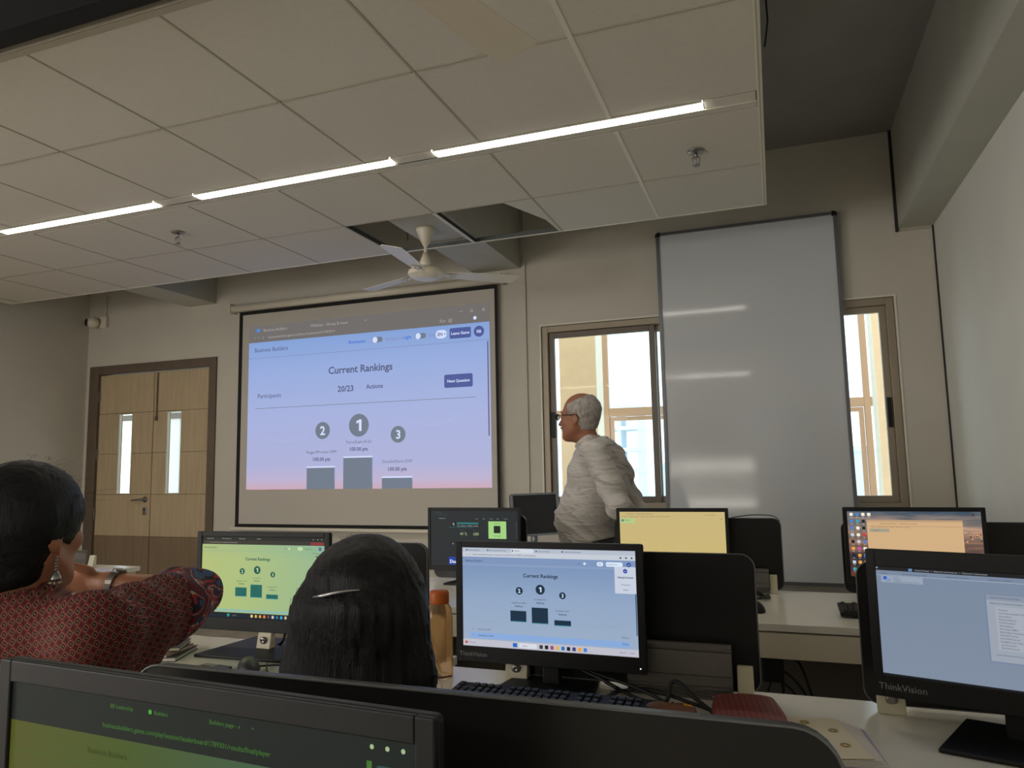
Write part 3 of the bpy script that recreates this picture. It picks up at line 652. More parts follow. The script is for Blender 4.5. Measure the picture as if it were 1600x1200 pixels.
# ------------------------------------------------------------------ monitors
def monitor(x, y, rz, lb, face, w_=.487, h=.30, zb=.055, bz=(.018, .016, .038), base=(.24, .19), logo=None, led=False, dx=0, base_y=.0, thick=.03, stand_h=None, base_z=DZ, tilt=0):
    t = empty('monitor', (x, y, base_z), rz, lb, 'monitor', 'computer monitors')
    side, top, bot = bz
    hw = w_/2; z0, z1 = zb, zb+h
    piv = Matrix.Translation((0, 0, zb)) @ Matrix.Rotation(-tilt, 4, 'X') @ Matrix.Translation((0, 0, -zb))
    hd = empty('display_head', (0, 0, 0)); hd.parent = t; hd.matrix_local = piv
    # the housing is the part; screen and print its sub-parts
    b = MB(); b.prism(rrect(-hw, hw, z0, z1, .006, n=3), .007, thick*.55, M_black); b.prism(rrect(-hw*.86, hw*.86, z0+.03, z1-.03, .02, n=3), thick*.55, thick, M_black)
    # bezel ring
    b.box(-hw, -hw+side, 0, .007, z0, z1, M_black); b.box(hw-side, hw, 0, .007, z0, z1, M_black); b.box(-hw+side, hw-side, 0, .007, z0, z0+bot, M_black); b.box(-hw+side, hw-side, 0, .007, z1-top, z1, M_black)
    bpy.data.objects.remove(hd)
    hs = b.build('housing', t, bevel=.002); hs.matrix_local = piv
    scr = MB(); scr.flat = True; scr.add([(-hw+side, .004, z0+bot), (hw-side, .004, z0+bot), (hw-side, .004, z1-top), (-hw+side, .004, z1-top)], [(0, 1, 2, 3)], face[0])
    so = scr.build('screen', hs)
    if face[1]:
        u = UI(-hw+side, hw-side, z0+bot, z1-top, .004); face[1](u); u.build('screen_print', hs)
    if logo:
        u = UI(-hw, hw, z0, z0+bot, 0); u.text(.018 if logo[1] == 'l' else .5, .5, logo[0], bot*.42, mat('logo_grey', (132, 132, 134), .5), 1, logo[1] if logo[1] != 'l' else 'l'); u.build('maker_lettering', hs)
    if led: lab(MB().box(hw-.016, hw-.013, -.0006, 0, z0+.012, z0+.0145, emis('led_white', (230, 235, 240), 1.5)).build('power_light', hs), 'tiny white power light')
    bw, bd = base
    lab(MB().box(-.022+dx, .022+dx, thick*.9, thick*.9+.022, .006, zb+.12, M_black).build('stand_neck', t, bevel=.004), 'upright stand')
    MB().prism([(-bw/2+dx, -bd*.45+base_y), (bw/2+dx, -bd*.45+base_y), (bw*.38+dx, bd*.55+base_y), (-bw*.38+dx, bd*.55+base_y)], 0.0, .009, M_black, 'z').build('stand_base', t, bevel=.003)
    return t
c = {}
def E_(rgb, s=1.0): return emis('px_%d_%d_%d' % rgb, rgb, s)
def rankings(style):
    def draw(u):
        blue = style == 'blue'
        ink = E_((22, 44, 62)) if blue else E_((18, 78, 70)); ink2 = E_((40, 60, 85)) if blue else E_((30, 80, 60)); wh = E_((200, 215, 232)) if blue else E_((190, 215, 160))
        line = E_((118, 140, 178)) if blue else E_((130, 165, 130)); H = u.z1-u.z0
        if blue:
            u.rect(0, 0, 1, .045, E_((168, 176, 190))); u.rect(0, .045, 1, .095, E_((184, 190, 200))); u.rect(.30, .004, .43, .045, E_((196, 202, 212)), 2, r=.002)
            for x, tt in ((.04, 'Business Builders'), (.17, 'BB - Leadership Training'), (.32, 'Builders'), (.46, 'Business Builders'), (.61, 'Business Builders game')): u.text(x, .025, tt, H*.018, ink2, 3); u.disc(x-.012, .025, H*.008, ink, 3)
            u.text(.02, .07, '<  >  C   https://businessbuilders.game.com/play/session/leaderboard/1789301/results/final/player', H*.020, ink2, 2)
            for x in (.92, .95, .98): u.disc(x, .07, H*.009, ink2, 2)
            u.rect(0, .097, 1, .165, E_((116, 138, 174))); u.rect(0, .165, 1, .185, E_((126, 146, 178)))
        else:
            u.rect(0, 0, 1, .045, E_((30, 32, 30))); u.rect(0, .045, 1, .095, E_((48, 46, 40))); u.rect(.89, .055, .99, .09, E_((130, 44, 50)), 2, r=.002)
            u.text(.02, .07, '<  >  C    businessbuilders.game.com/play/session/leaderboard', H*.02, E_((150, 150, 130)), 2)
            for x, tt in ((.04, 'Business game'), (.17, 'BB - Strategy meet'), (.31, 'Builders page'), (.46, 'Business')): u.text(x, .022, tt, H*.018, E_((165, 170, 150)), 3)
            for x in (.91, .945, .975): u.disc(x, .022, H*.006, E_((170, 170, 150)), 2)
            u.rect(0, .175, 1, .18, line, 1)
        u.text(.02, .135, 'Business Builders', H*.028, ink2, 2)
        u.text(.68, .135, 'Light', H*.020, E_((50, 90, 170)), 2); u.rect(.715, .122, .745, .148, line, 2, r=.004); u.disc(.722, .135, H*.013, wh, 3)
        u.rect(.79, .115, .825, .155, wh, 2, r=.004); u.text(.8, .135, 'EN', H*.02, ink2, 3); u.rect(.84, .113, .93, .157, wh if blue else line, 2, r=.003); u.text(.845, .135, 'Lifestyle Runner', H*.016, ink2, 3)
        u.disc(.963, .135, H*.021, E_((34, 60, 140)), 2); u.text(.963, .135, 'LR', H*.018, wh, 3, 'c')
        u.text(.468, .27, 'Current Rankings', H*.052, ink, 2, 'c', True)
        for cx, cz, r, tt in ((.343, .425, .038, '2'), (.466, .405, .049, '1'), (.593, .455, .034, '3')):
            u.disc(cx, cz, H*r, ink, 2); u.text(cx, cz, tt, H*r*1.45, wh, 3, 'c', True)
        for cx, z, a in ((.338, .545, 'RuggedPhoenix-3449'), (.464, .503, 'FierceEagle-4120'), (.59, .605, 'GracefulShark-5747')):
            u.text(cx, z, a, H*.018, ink2, 2, 'c'); u.text(cx, z+.034, '100.00 pts', H*.021, ink, 2, 'c', True)
        for x0, x1, z0, z1 in ((.288, .382, .62, .735), (.414, .508, .58, .742), (.543, .637, .692, .752)):
            u.rect(x0, z0, x1, z1, ink if blue else E_((24, 92, 84)), 2); u.rect(x0, z1-.008, x1, z1, E_((60, 130, 140)), 3); u.rect(x0, z0, x1, z0+.005, line, 3)
        u.arc(.14, .62, H*.28, PI+.5, 2*PI-.5, .0008, line); u.arc(.79, .62, H*.28, PI+.5, 2*PI-.5, .0008, line)
        if blue:
            u.rect(.885, .155, .999, .41, E_((186, 194, 208)), 3, r=.002); u.disc(.943, .195, H*.021, E_((34, 54, 150)), 4); u.text(.943, .195, 'LR', H*.018, wh, 5, 'c')
            u.text(.943, .255, 'Lifestyle Runner', H*.024, ink, 4, 'c', True); u.text(.943, .325, 'Parameters', H*.018, ink, 4, 'c'); u.text(.943, .37, 'Logout', H*.018, ink, 4, 'c')
            u.text(.06, .83, '4', H*.02, ink2, 2); u.text(.09, .83, 'AmbitiousOwl-6452', H*.018, ink2, 2); u.text(.93, .825, '0.00 pts', H*.02, ink2, 2, 'c')
            u.rect(.045, .862, .955, .92, E_((126, 158, 205)), 2); u.text(.06, .89, '5', H*.02, ink, 3); u.text(.09, .89, 'LifestyleRunner-2145', H*.02, ink, 3); u.text(.93, .885, '0.00 pts', H*.02, ink, 3, 'c')
            u.rect(.992, .40, .997, .80, ink2, 3)
            u.rect(0, .932, 1, 1, E_((178, 178, 190)), 3); u.rect(.30, .945, .325, .985, E_((30, 95, 185)), 4, r=.001); u.rect(.335, .943, .44, .987, E_((200, 204, 214)), 4, r=.003); u.text(.355, .966, 'Search', H*.02, ink2, 5)
            for k, cl in enumerate(((50, 50, 55), (30, 30, 34), (150, 70, 110), (205, 170, 70), (30, 110, 180), (24, 28, 34), (60, 60, 120), (220, 150, 40), (70, 120, 190))): u.rect(.455+k*.031, .947, .455+k*.031+.019, .984, E_(cl), 4, r=.0015)
            u.disc(.02, .966, H*.014, E_((190, 60, 50)), 4); u.text(.035, .966, '31°C Sunny', H*.016, ink2, 4); u.text(.90, .966, 'ENG  IN   ^', H*.016, ink2, 4); u.text(.955, .966, '12:07', H*.018, ink2, 4)
        else:
            u.text(.06, .84, 'AmbitiousOwl', H*.018, ink2, 2); u.rect(.02, .895, .98, .925, E_((130, 170, 160)), 2); u.text(.06, .91, 'LifestyleRunner', H*.016, ink2, 3)
            u.rect(0, .935, 1, 1, E_((14, 26, 40)), 3); u.disc(.235, .967, H*.02, E_((30, 140, 130)), 4); u.text(.27, .967, 'Search', H*.022, E_((130, 140, 140)), 4)
            for k, cl in enumerate(((220, 190, 90), (190, 160, 90), (200, 150, 60), (210, 120, 50), (90, 70, 80), (190, 180, 170), (20, 110, 140), (60, 150, 190), (190, 170, 120), (230, 190, 60), (200, 200, 150))): u.rect(.42+k*.034, .95, .42+k*.034+.018, .985, E_(cl), 4, r=.0015)
    return draw
F_blue = emis_grad('scr_blue', [(0, (146, 162, 184)), (.5, (134, 154, 182)), (.85, (112, 136, 172)), (1, (108, 132, 170))])
F_green = emis_grad('scr_green', [(0, (156, 176, 118)), (.7, (160, 178, 120)), (1, (130, 164, 138))], [(0, (170, 174, 100)), (.4, (156, 174, 114)), (1, (118, 160, 140))], .55)
monitor(-.5545, 1.75, 0, 'blue-white monitor showing the rankings page with a menu open, just right of the long-haired person', (F_blue, rankings('blue')), logo=('ThinkVision', 'l'), led=True, base=(.27, .23))
monitor(-1.515, 1.875, math.radians(2), 'green-tinted monitor showing the rankings page, left of the long-haired person', (F_green, rankings('green')), w_=.485, h=.302, logo=None, base=(.30, .24))
F_net = emis_grad('scr_net', [(0, (118, 130, 148)), (1, (112, 126, 146))])
def net(u):
    H = u.z1-u.z0; k = E_((26, 27, 30)); tx = E_((60, 74, 96)); lt = E_((150, 152, 158))
    u.rect(0, 0, 1, .035, k); u.text(.01, .0, '', .01, k)
    u.disc(.005, .012, H*.01, E_((110, 120, 130)), 2); u.text(.16, .018, 'Control Panel  >  Network and Internet  >  Network Connections', H*.021, lt, 2); u.rect(.135, .006, .15, .03, E_((90, 130, 170)), 2)
    for x, tt in ((.02, 'Organise'), (.11, 'Disable this network device'), (.28, 'Diagnose this connection'), (.44, 'Rename this connection'), (.60, 'View status of this connection'), (.78, 'Change settings of this connection')): u.text(x, .06, tt, H*.018, tx, 2)
    u.rect(.0, .078, 1, .081, E_((168, 178, 196)), 1)
    u.rect(.02, .085, .19, .145, E_((140, 152, 168)), 1, r=.001); u.disc(.037, .105, H*.017, E_((30, 80, 190)), 2); u.rect(.04, .108, .06, .138, E_((120, 140, 170)), 3)
    for q, tt in enumerate(('Ethernet', 'Unidentified', 'Intel(R) Ethernet Connection (17) I219')): u.text(.07, .097+q*.018, tt, H*.0135, tx, 3)
    x0, y0, x1, y1 = .425, .19, .80, .76
    u.rect(x0-.006, y0-.004, x1+.008, y1+.012, E_((108, 122, 148)), 1, r=.002)
    u.rect(x0, y0, x1, y1, E_((142, 150, 162)), 2, r=.001); u.rect(x0, y0, x1, y0+.045, E_((126, 136, 152)), 3)
    u.text(x0+.015, y0+.022, 'Network Connection Details', H*.018, tx, 4); u.text(x0+.012, y0+.07, 'Network Connection Details:', H*.020, tx, 4)
    u.rect(x0+.03, y0+.10, x1-.03, y1-.10, E_((152, 158, 168)), 3)
    rows_ = [('Property', 'Value'), ('Connection-specific DNS', ''), ('Description', 'Intel(R) Ethernet Connec'), ('Physical Address', 'A4-BB-6D-1F-20'), ('DHCP Enabled', 'No'), ('IPv4 Address', '192.168.10.51'), ('IPv4 Subnet Mask', '255.255.255.0'), ('IPv4 Default Gateway', '192.168.10.1'), ('IPv4 DNS Server', '8.8.8.8'), ('IPv4 WINS Server', ''), ('NetBIOS over Tcpip', 'Yes'), ('Link-local IPv6', 'fe80::59b3:1c0'), ('IPv6 DNS Server', '')]
    for q, (a, b_) in enumerate(rows_): u.text(x0+.04, y0+.125+q*.027, a, H*.019, tx, 5); u.text(x0+.19, y0+.125+q*.027, b_, H*.019, tx, 5)
    u.rect(x0+.02, y1-.06, x1-.02, y1-.057, tx, 4)
    u.rect(0, .985, 1, 1, k, 1)
monitor(.40, 1.655, math.radians(-16), 'large monitor at the right edge showing a network details window', (F_net, net), logo=('ThinkVision', 'l'), w_=.487, h=.298, bz=(.018, .035, .044), base=(.25, .21), zb=.06)
F_dark = emis('scr_dark', (34, 38, 40))
def darkpage(u):
    H = u.z1-u.z0; g = E_((70, 78, 80)); w_ = E_((150, 156, 156)); tq = E_((36, 110, 112))
    u.text(.03, .03, 'Team leaderboard', H*.025, g); u.text(.06, .07, 'https://www.games.com/home', H*.02, g); u.text(.10, .14, 'Leaderboard', H*.026, w_)
    for k in range(5): u.text(.53+k*.08, .145, ('Learn', 'Shop', 'Quests', 'More', 'Log out')[k], H*.022, w_)
    u.rect(.245, .20, .305, .29, E_((18, 20, 20)), 1, r=.002); u.text(.275, .245, 'R', H*.07, w_, 2, 'c', True)
    u.rect(.31, .215, .56, .245, tq, 1); u.rect(.22, .30, .50, .306, tq, 1); u.text(.31, .275, 'Team challenge   490', H*.03, w_, 2); u.text(.46, .275, '495  Details', H*.035, w_, 2)
    u.text(.345, .42, '49 %', H*.075, E_((150, 165, 120)), 2); u.text(.50, .42, '680', H*.075, E_((150, 165, 120)), 2); u.text(.35, .36, 'Accuracy', H*.025, g); u.text(.5, .36, 'Points', H*.025, g); u.text(.35, .49, '7 4  10', H*.03, g); u.text(.5, .49, '20 3 6', H*.03, g)
    u.rect(.675, .19, .875, .50, E_((150, 196, 120)), 2, r=.001); u.text(.775, .225, 'Questions', H*.03, E_((40, 70, 40)), 3, 'c'); u.rect(.735, .27, .81, .40, E_((26, 34, 28)), 3, r=.004); u.text(.775, .45, 'Not assigned', H*.026, E_((40, 70, 40)), 3, 'c')
    u.disc(.265, .60, H*.012, w_); u.rect(.215, .84, .33, .98, E_((32, 60, 150)), 2); u.text(.225, .92, 'Due', H*.085, E_((220, 225, 235)), 3, bold=True); u.rect(.985, .2, .99, .5, g, 1)
monitor(-1.368, 3.2, 0, 'dark-screen monitor with a small green card, in front of the silver monitor', (F_dark, darkpage), w_=.475, h=.295, bz=(.014, .014, .022), base=(.24, .18))
F_yel = emis_grad('scr_yellow', [(0, (190, 170, 110)), (1, (186, 168, 116))])
def yel(u):
    H = u.z1-u.z0; tx = E_((92, 84, 60))
    u.text(.06, .035, 'v   Network  >  Network Connections', H*.03, tx); u.text(.03, .08, 'Organise    Disable this device    Diagnose this connection    Rename this connection', H*.024, tx)
    u.text(.82, .05, 'Search connections', H*.022, tx); u.rect(.01, .115, .15, .20, E_((164, 188, 128)), 1, r=.001); u.text(.05, .145, 'Ethernet', H*.026, tx, 2); u.disc(.03, .15, H*.02, E_((60, 100, 120)), 2); u.disc(.97, .12, H*.008, tx)
    u.rect(.15, .96, .35, .975, E_((150, 40, 110)), 2)
monitor(-.440, 3.2, math.radians(1), 'yellow-screen monitor in front of the whiteboard, right of the standing man', (F_yel, yel), w_=.475, h=.295, bz=(.014, .016, .03), base=(.24, .18))
F_desk = emis_grad('scr_wallpaper', [(0, (96, 58, 44)), (.3, (70, 60, 66)), (.5, (150, 110, 90)), (.75, (176, 146, 126)), (1, (80, 98, 112))], noisy=True)
def icons(u):
    H = u.z1-u.z0; random.seed(11)
    cols = [(214, 150, 70), (180, 190, 200), (30, 34, 40), (60, 150, 160), (190, 60, 60), (210, 180, 80), (180, 80, 160), (230, 220, 200), (70, 120, 190)]
    for j in range(9):
        for i in range(4 if j < 6 else 3):
            if i == 3 and j > 0: continue
            if j in (3,) and i == 0: pass
            u.rect(.02+i*.046, .025+j*.105, .046+i*.046, .072+j*.105, E_(random.choice(cols)), 2, r=.002); u.text(.033+i*.046, .09+j*.105, 'files', H*.018, E_((215, 210, 200)), 2, 'c')
    pc = E_((196, 162, 122)); tx = E_((110, 86, 62))
    u.rect(.15, .13, .865, .62, pc, 3); u.rect(.15, .13, .865, .16, E_((176, 146, 112)), 4); u.text(.25, .185, 'Network and Internet  >  Network Connections', H*.026, tx, 4)
    u.rect(.17, .225, .86, .228, tx, 4); u.text(.18, .24, 'Organise   Disable this device   Diagnose   Rename this connection', H*.02, tx, 4); u.rect(.17, .265, .32, .315, E_((150, 146, 128)), 4, r=.001); u.text(.2, .29, 'Ethernet', H*.022, tx, 5)
    u.disc(.945, .05, H*.02, E_((70, 60, 60)), 2)
    for k in range(30): u.disc(random.uniform(.87, .99), random.uniform(.30, .46), H*random.uniform(.004, .012), E_(random.choice([(220, 180, 130), (60, 40, 34), (160, 90, 60)])), 2, 8)
monitor(.484, 3.2, math.radians(-1.5), 'monitor with sunset wallpaper and desktop icons in front of the right window', (F_desk, icons), w_=.492, h=.30, bz=(.016, .016, .03), base=(.24, .18))
F_near = emis_grad('scr_near', [(0, (56, 78, 48)), (1, (50, 68, 34))], [(0, (76, 76, 18)), (.35, (66, 80, 30)), (.7, (58, 88, 66)), (1, (60, 92, 92))], .8)
def near(u):
    H = u.z1-u.z0; g = E_((60, 104, 40)); d = E_((20, 27, 24))
    u.rect(0, 0, 1, .155, d)
    for x, tt in ((.30, 'BB Leadership'), (.42, 'Builders'), (.56, 'Builders page - x'), (.66, '+')): u.text(x, .035, tt, H*.022, g, 2)
    u.disc(.41, .035, H*.009, E_((60, 150, 50)), 3)
    u.text(.28, .11, 'businessbuilders.game.com/play/session/leaderboard/1789301/results/final/player', H*.026, g, 2)
    for x in (.915, .945, .975): u.disc(x, .03, H*.008, E_((150, 170, 130)), 2)
    u.rect(.905, .075, .915, .10, g, 2); u.rect(.925, .085, .98, .13, E_((40, 70, 70)), 2, r=.002); u.disc(.935, .107, H*.012, E_((70, 130, 130)), 3)
    u.text(.24, .215, 'Business Builders', H*.032, E_((40, 52, 14)), 2); u.rect(0, .27, 1, .272, E_((60, 90, 40)), 1)
    u.text(.62, .42, 'Current Rankings', H*.06, E_((24, 60, 40)), 2, 'c', True)
monitor(-.525, .545, math.radians(-3.6), 'nearest monitor, cut off at the bottom left corner, with green-lit dark browser page', (F_near, near), w_=.53, h=.30, bz=(.018, .022, .03), zb=.055, base=(.24, .2))
# the silver monitor: older, with a slim silver rim
M_silver = mat('silver_rim', (150, 154, 160), .35, metal=.5)
M_off = mat('screen_off', (38, 40, 44), .22)
t = empty('monitor', (-1.475, 4.52, DZ), math.radians(43), 'silver-rimmed monitor switched off, turned sideways between projection screen and standing man', 'monitor', 'computer monitors')
piv = Matrix.Translation((0, 0, .09)) @ Matrix.Rotation(math.radians(-8), 4, 'X')
b = MB(); frame(b, -.17, .17, 0, .275, .014, 0, .02, M_silver); b.prism(rrect(-.165, .165, .004, .27, .01), .02, .045, M_black)
hs = b.build('housing', t, bevel=.003); hs.matrix_local = piv
MB().box(-.156, .156, .008, .016, .014, .261, M_off).build('screen', hs)
MB().tube([(0, .06, .01), (0, .05, .12)], .022, M_silver).build('stand_neck', t); MB().lathe([(0, 0), (.105, 0), (.1, .01), (.03, .018), (0, .018)], M_silver, c=(0, .05, 0)).build('stand_base', t)

# ------------------------------------------------------------------ keyboards, mice
def keyboard(x, y, rz, lb, w_=.44):
    t = empty('keyboard', (x, y, DZ), rz, lb, 'keyboard', 'black computer keyboards'); d = .145
    T = Matrix.Rotation(.07, 4, 'X')
    MB().box(-w_/2, w_/2, 0, d, .0055, .019, M_black, T).build('keyboard_body', t, bevel=.003)
    proto = None; k_ = 0
    rows_k = [(0, .0), (.021, .0), (.040, .004), (.059, .007), (.078, .0), (.104, 0)]
    Mk = mat('keycap_black', (30, 30, 31), .5)
    me = MB(); me.prism([(-.0075, 0), (.0075, 0), (.0058, .0075), (-.0058, .0075)], -.0075, .0075, Mk, 'y'); ko = me.build('key', t, bevel=.0008)
    wd = MB(); wd.prism([(-.052, 0), (.052, 0), (.050, .0075), (-.050, .0075)], -.0075, .0075, Mk, 'y'); sp_ = wd.build('key', t, bevel=.0008)
    sp_.matrix_local = T @ Matrix.Translation((-.06, .016, .019)); lab(sp_, 'long space bar')
    first = True
    for yy, off in rows_k:
        n_ = int((w_-.02)/.0185)
        for i in range(n_):
            xx = -w_/2+.017+i*.0185+off*0
            if yy == 0 and -.115 < xx < -.005: continue
            if yy == .104 and i in (1, 6, 11): continue
            if abs(i-15) < .5 or abs(i-19) < .5 and w_ > .4: continue
            o = ko if first else ko.copy()
            if not first: C.objects.link(o)
            first = False; o.parent = t; o.matrix_local = T @ Matrix.Translation((xx, .016+yy, .019))
    return t
keyboard(-.515, 1.60-.075, math.radians(-1), 'black keyboard in front of the blue-screen monitor', .48)
keyboard(.40, 2.80, 0, 'black keyboard on the far desk in front of the desktop-icon monitor', .44)
def mouse(x, y, rz, lb, m=M_black):
    t = empty('computer_mouse', (x, y, DZ), rz, lb, 'mouse', 'computer mice')
    f = lambda P: np.maximum(ell_sdf(P, (0, 0, 0), (.031, .056, .036)), -P[..., 2])
    soft('mouse_body', f, (-.04, -.065, -.01), (.04, .065, .045), .004, m, t)
    MB().tube([(0, .024, .026), (0, .040, .021)], [.007, .007], M_alud, 10).build('scroll_wheel', t)
    return t
mouse(-1.40, 1.69, .8, 'dark grey mouse on the desk in front of the green-tinted monitor', mat('mouse_grey', (60, 60, 62), .35))
mouse(-.10, 2.86, .3, 'black mouse on the far desk beside the small raceway')

# ------------------------------------------------------------------ cables
def cable(paths, lb, r=.003, name='cable_bundle'):
    t = empty(name, paths[0][0], 0, lb, 'cable'); o0 = Vector(paths[0][0])
    for p in paths:
        q = [Vector(a)-o0 for a in p]; out = []
        for i in range(len(q)-1):
            p0 = q[max(i-1, 0)]; p1 = q[i]; p2 = q[i+1]; p3 = q[min(i+2, len(q)-1)]
            for k in range(6):
                s_ = k/6; out.append(.5*((2*p1)+(p2-p0)*s_+(2*p0-5*p1+4*p2-p3)*s_*s_+(3*p1-p0-3*p2+p3)*s_**3))
        out.append(q[-1]); MB().tube(out, r, M_cable, 7).build('cable', t)
    return t
z = DZ+.006
cable([[(-.52, 1.80, DZ+.10), (-.49, 1.795, DZ+.05), (-.42, 1.77, DZ+.03), (-.34, 1.74, z), (-.26, 1.70, z), (-.22, 1.64, z)],
       [(-.54, 1.80, DZ+.10), (-.46, 1.79, DZ+.045), (-.36, 1.76, DZ+.028), (-.28, 1.72, z+.008), (-.24, 1.66, z), (-.20, 1.60, z)],
       [(-.42, 1.79, DZ+.02), (-.38, 1.74, z+.01), (-.42, 1.68, z), (-.37, 1.64, z), (-.28, 1.66, z+.006), (-.20, 1.68, z)],
       [(-.40, 1.76, z), (-.33, 1.76, DZ+.02), (-.27, 1.74, z+.014), (-.19, 1.70, z+.007), (-.15, 1.69, z)]], 'black cables looping from behind the blue-screen monitor over the desk', .0042)
cable([[(-.36, 1.70, z), (-.27, 1.71, z+.003), (-.255, 1.735, DZ+.045), (-.235, 1.73, DZ+.05), (-.20, 1.70, DZ+.03), (-.155, 1.675, z), (-.17, 1.65, z), (-.215, 1.655, z)],
       [(-.25, 1.72, z), (-.26, 1.66, z), (-.275, 1.64, z)]], 'thicker black cable kinked up in front of the raceway', .0045)
cable([[(-1.475, 1.925, DZ+.10), (-1.50, 1.93, DZ+.05), (-1.515, 1.93, DZ+.012), (-1.49, 1.93, DZ+.006), (-1.465, 1.93, DZ+.03), (-1.46, 1.925, DZ+.10)]], 'small black cable loop hanging behind the green-tinted monitor', .004)
cable([[(-1.385, 1.715, z), (-1.34, 1.74, z), (-1.28, 1.75, z), (-1.20, 1.77, z)], [(-1.37, 1.73, z+.004), (-1.33, 1.68, z), (-1.26, 1.62, z), (-1.2, 1.66, z), (-1.15, 1.71, z)]], 'thin mouse cable crossing the desk beside the dark hair', .0025)
cable([[(-.06, 2.72, .62), (-.055, 2.70, .55), (-.07, 2.69, .49), (-.04, 2.69, .46), (-.02, 2.70, .50), (-.035, 2.71, .56)],
       [(-.03, 2.72, .62), (.03, 2.71, .60), (.06, 2.71, .52), (.08, 2.71, .43), (.10, 2.72, .30)],
       [(-.04, 2.72, .57), (.01, 2.71, .545), (.05, 2.71, .49), (.09, 2.71, .40), (.11, 2.72, .25)],
       [(-.05, 2.72, .54), (0, 2.71, .51), (.04, 2.71, .46), (.10, 2.71, .42), (.2, 2.72, .34)]], 'tangle of black cables hanging below the far desk', .0045)
tag(MB().box(-.085, -.015, 2.68, 2.72, .53, .612, M_black).build('power_adapter', bevel=.006), 'black power adapter hanging under the far desk edge above the cables', 'adapter')
cable([[(-.22, 3.18, DZ+.03), (-.16, 3.12, DZ+.012), (-.10, 3.08, DZ+.03), (-.07, 3.10, z)], [(-.2, 3.17, DZ+.05), (-.13, 3.10, DZ+.03), (-.08, 3.11, DZ+.012), (-.06, 3.16, z)], [(-.21, 3.16, z), (-.14, 3.06, z), (-.09, 3.05, z+.008), (-.055, 3.12, z)]], 'dark cable coil on the far desk left of the small raceway bracket', .006)
cable([[(-.22, 3.29, 1.03), (-.12, 3.30, 1.045), (-.03, 3.30, 1.043), (.0, 3.295, 1.02)]], 'thin cable arching over the divider beside the yellow screen', .002)

# ------------------------------------------------------------------ small things on the desks
def mix_glass(name, rgb, tint):
    m = bpy.data.materials.new(name); m.use_nodes = True; n = m.node_tree; b = n.nodes['Principled BSDF']
    b.inputs['Base Color'].default_value = (*lin(rgb), 1); b.inputs['Roughness'].default_value = .18; b.inputs['Transmission Weight'].default_value = tint; b.inputs['IOR'].default_value = 1.3
    return m
bt = empty('water_bottle', (-.862, 1.785, DZ), 0, 'amber plastic water bottle with orange screw cap beside the dark hair', 'bottle')
M_amb = mix_glass('amber_plastic', (250, 206, 150), .85); M_org = mat('orange_cap', (205, 104, 38), .45)
lab(MB().lathe([(0, 0), (.032, 0), (.0345, .006), (.0345, .15), (.032, .175), (.022, .19), (.022, .196), (0, .196)], M_amb, seg=32).build('bottle_body', bt), 'ribbed translucent amber body')
cp = MB(); cp.lathe([(0, .188), (.0245, .188), (.0255, .191), (.0255, .214), (.0225, .221), (0, .222)], M_org, seg=32)
lab(cp.build('cap', bt), 'orange cap')
M_pouch = mat('maroon_leather', (118, 46, 42), .5)
nmp = M_pouch.node_tree; bb = nmp.nodes['Principled BSDF']; tcn = nmp.nodes.new('ShaderNodeTexCoord'); ck = nmp.nodes.new('ShaderNodeTexChecker'); mpn = nmp.nodes.new('ShaderNodeMapping')
mpn.inputs['Rotation'].default_value = (0, 0, .78); nmp.links.new(tcn.outputs['Object'], mpn.inputs[0]); nmp.links.new(mpn.outputs[0], ck.inputs[0]); ck.inputs['Scale'].default_value = 120
ck.inputs['Color1'].default_value = (*lin((146, 66, 60)), 1); ck.inputs['Color2'].default_value = (*lin((104, 42, 40)), 1); nmp.links.new(ck.outputs[0], bb.inputs['Base Color'])
bpn = nmp.nodes.new('ShaderNodeBump'); bpn.inputs['Strength'].default_value = .6; bpn.inputs['Distance'].default_value = .002; nmp.links.new(ck.outputs['Fac'], bpn.inputs['Height']); nmp.links.new(bpn.outputs[0], bb.inputs['Normal'])
pc_ = empty('zip_pouch', (-.085, 1.66, DZ), math.radians(8), 'maroon woven leather pouch lying on the desk beside the patterned notebook', 'pouch')
f = lambda P: ell_sdf(P, (0, 0, .017), (.082, .125, .0165))*.5+.5*(np.max(np.abs(P-np.array([0, 0, .017]))-np.array([.068, .105, .016]), axis=-1))
soft('pouch_body', f, (-.095, -.14, -.003), (.095, .14, .04), .0035, M_pouch, pc_)
lab(MB().tube([(-.066, .104, .018), (0, .112, .018), (.066, .104, .018)], .0025, M_metal).build('zipper', pc_), 'zip along the far edge')
M_paper = mat('paper_white', (214, 208, 200), .8); M_pattern = mat('cream_cover', (222, 210, 184), .7); M_gold = mat('gold_print', (150, 126, 60), .5); M_lilac = mat('lilac_page_edge', (176, 158, 186), .7)
nb = empty('notebook', (.062, 1.585, DZ), math.radians(14), 'cream notebook with gold ring motifs and fanned white pages, right of the maroon pouch', 'notebook')
p = MB()
for k in range(5): p.box(-.07+k*.004, .062+k*.006, -.105-k*.002, .10-k*.003, .0005+.0022*(4-k), .0022+.0022*(4-k), M_paper if k != 4 else M_lilac, Matrix.Rotation(-.03*k, 4, 'Z'))
lab(p.build('pages', nb), 'loose white pages with a lilac last sheet')
lab(MB().box(-.075, .05, -.105, .105, .0125, .0145, M_pattern).build('cover', nb, bevel=.001), 'cream cover')
gm = MB()
for x, y in ((-.02, .075), (.022, .03), (-.03, .0), (.02, -.045), (-.03, -.08)):
    for r_, q in ((.009, 10), (.006, 6)): gm.tube([(x+r_*math.cos(2*PI*k/q), y+r_*math.sin(2*PI*k/q), .0148) for k in range(q+1)], .0009, M_gold, 5)
lab(tag(gm.build('gold_motifs', nb), kind='stuff'), 'printed gold rings')
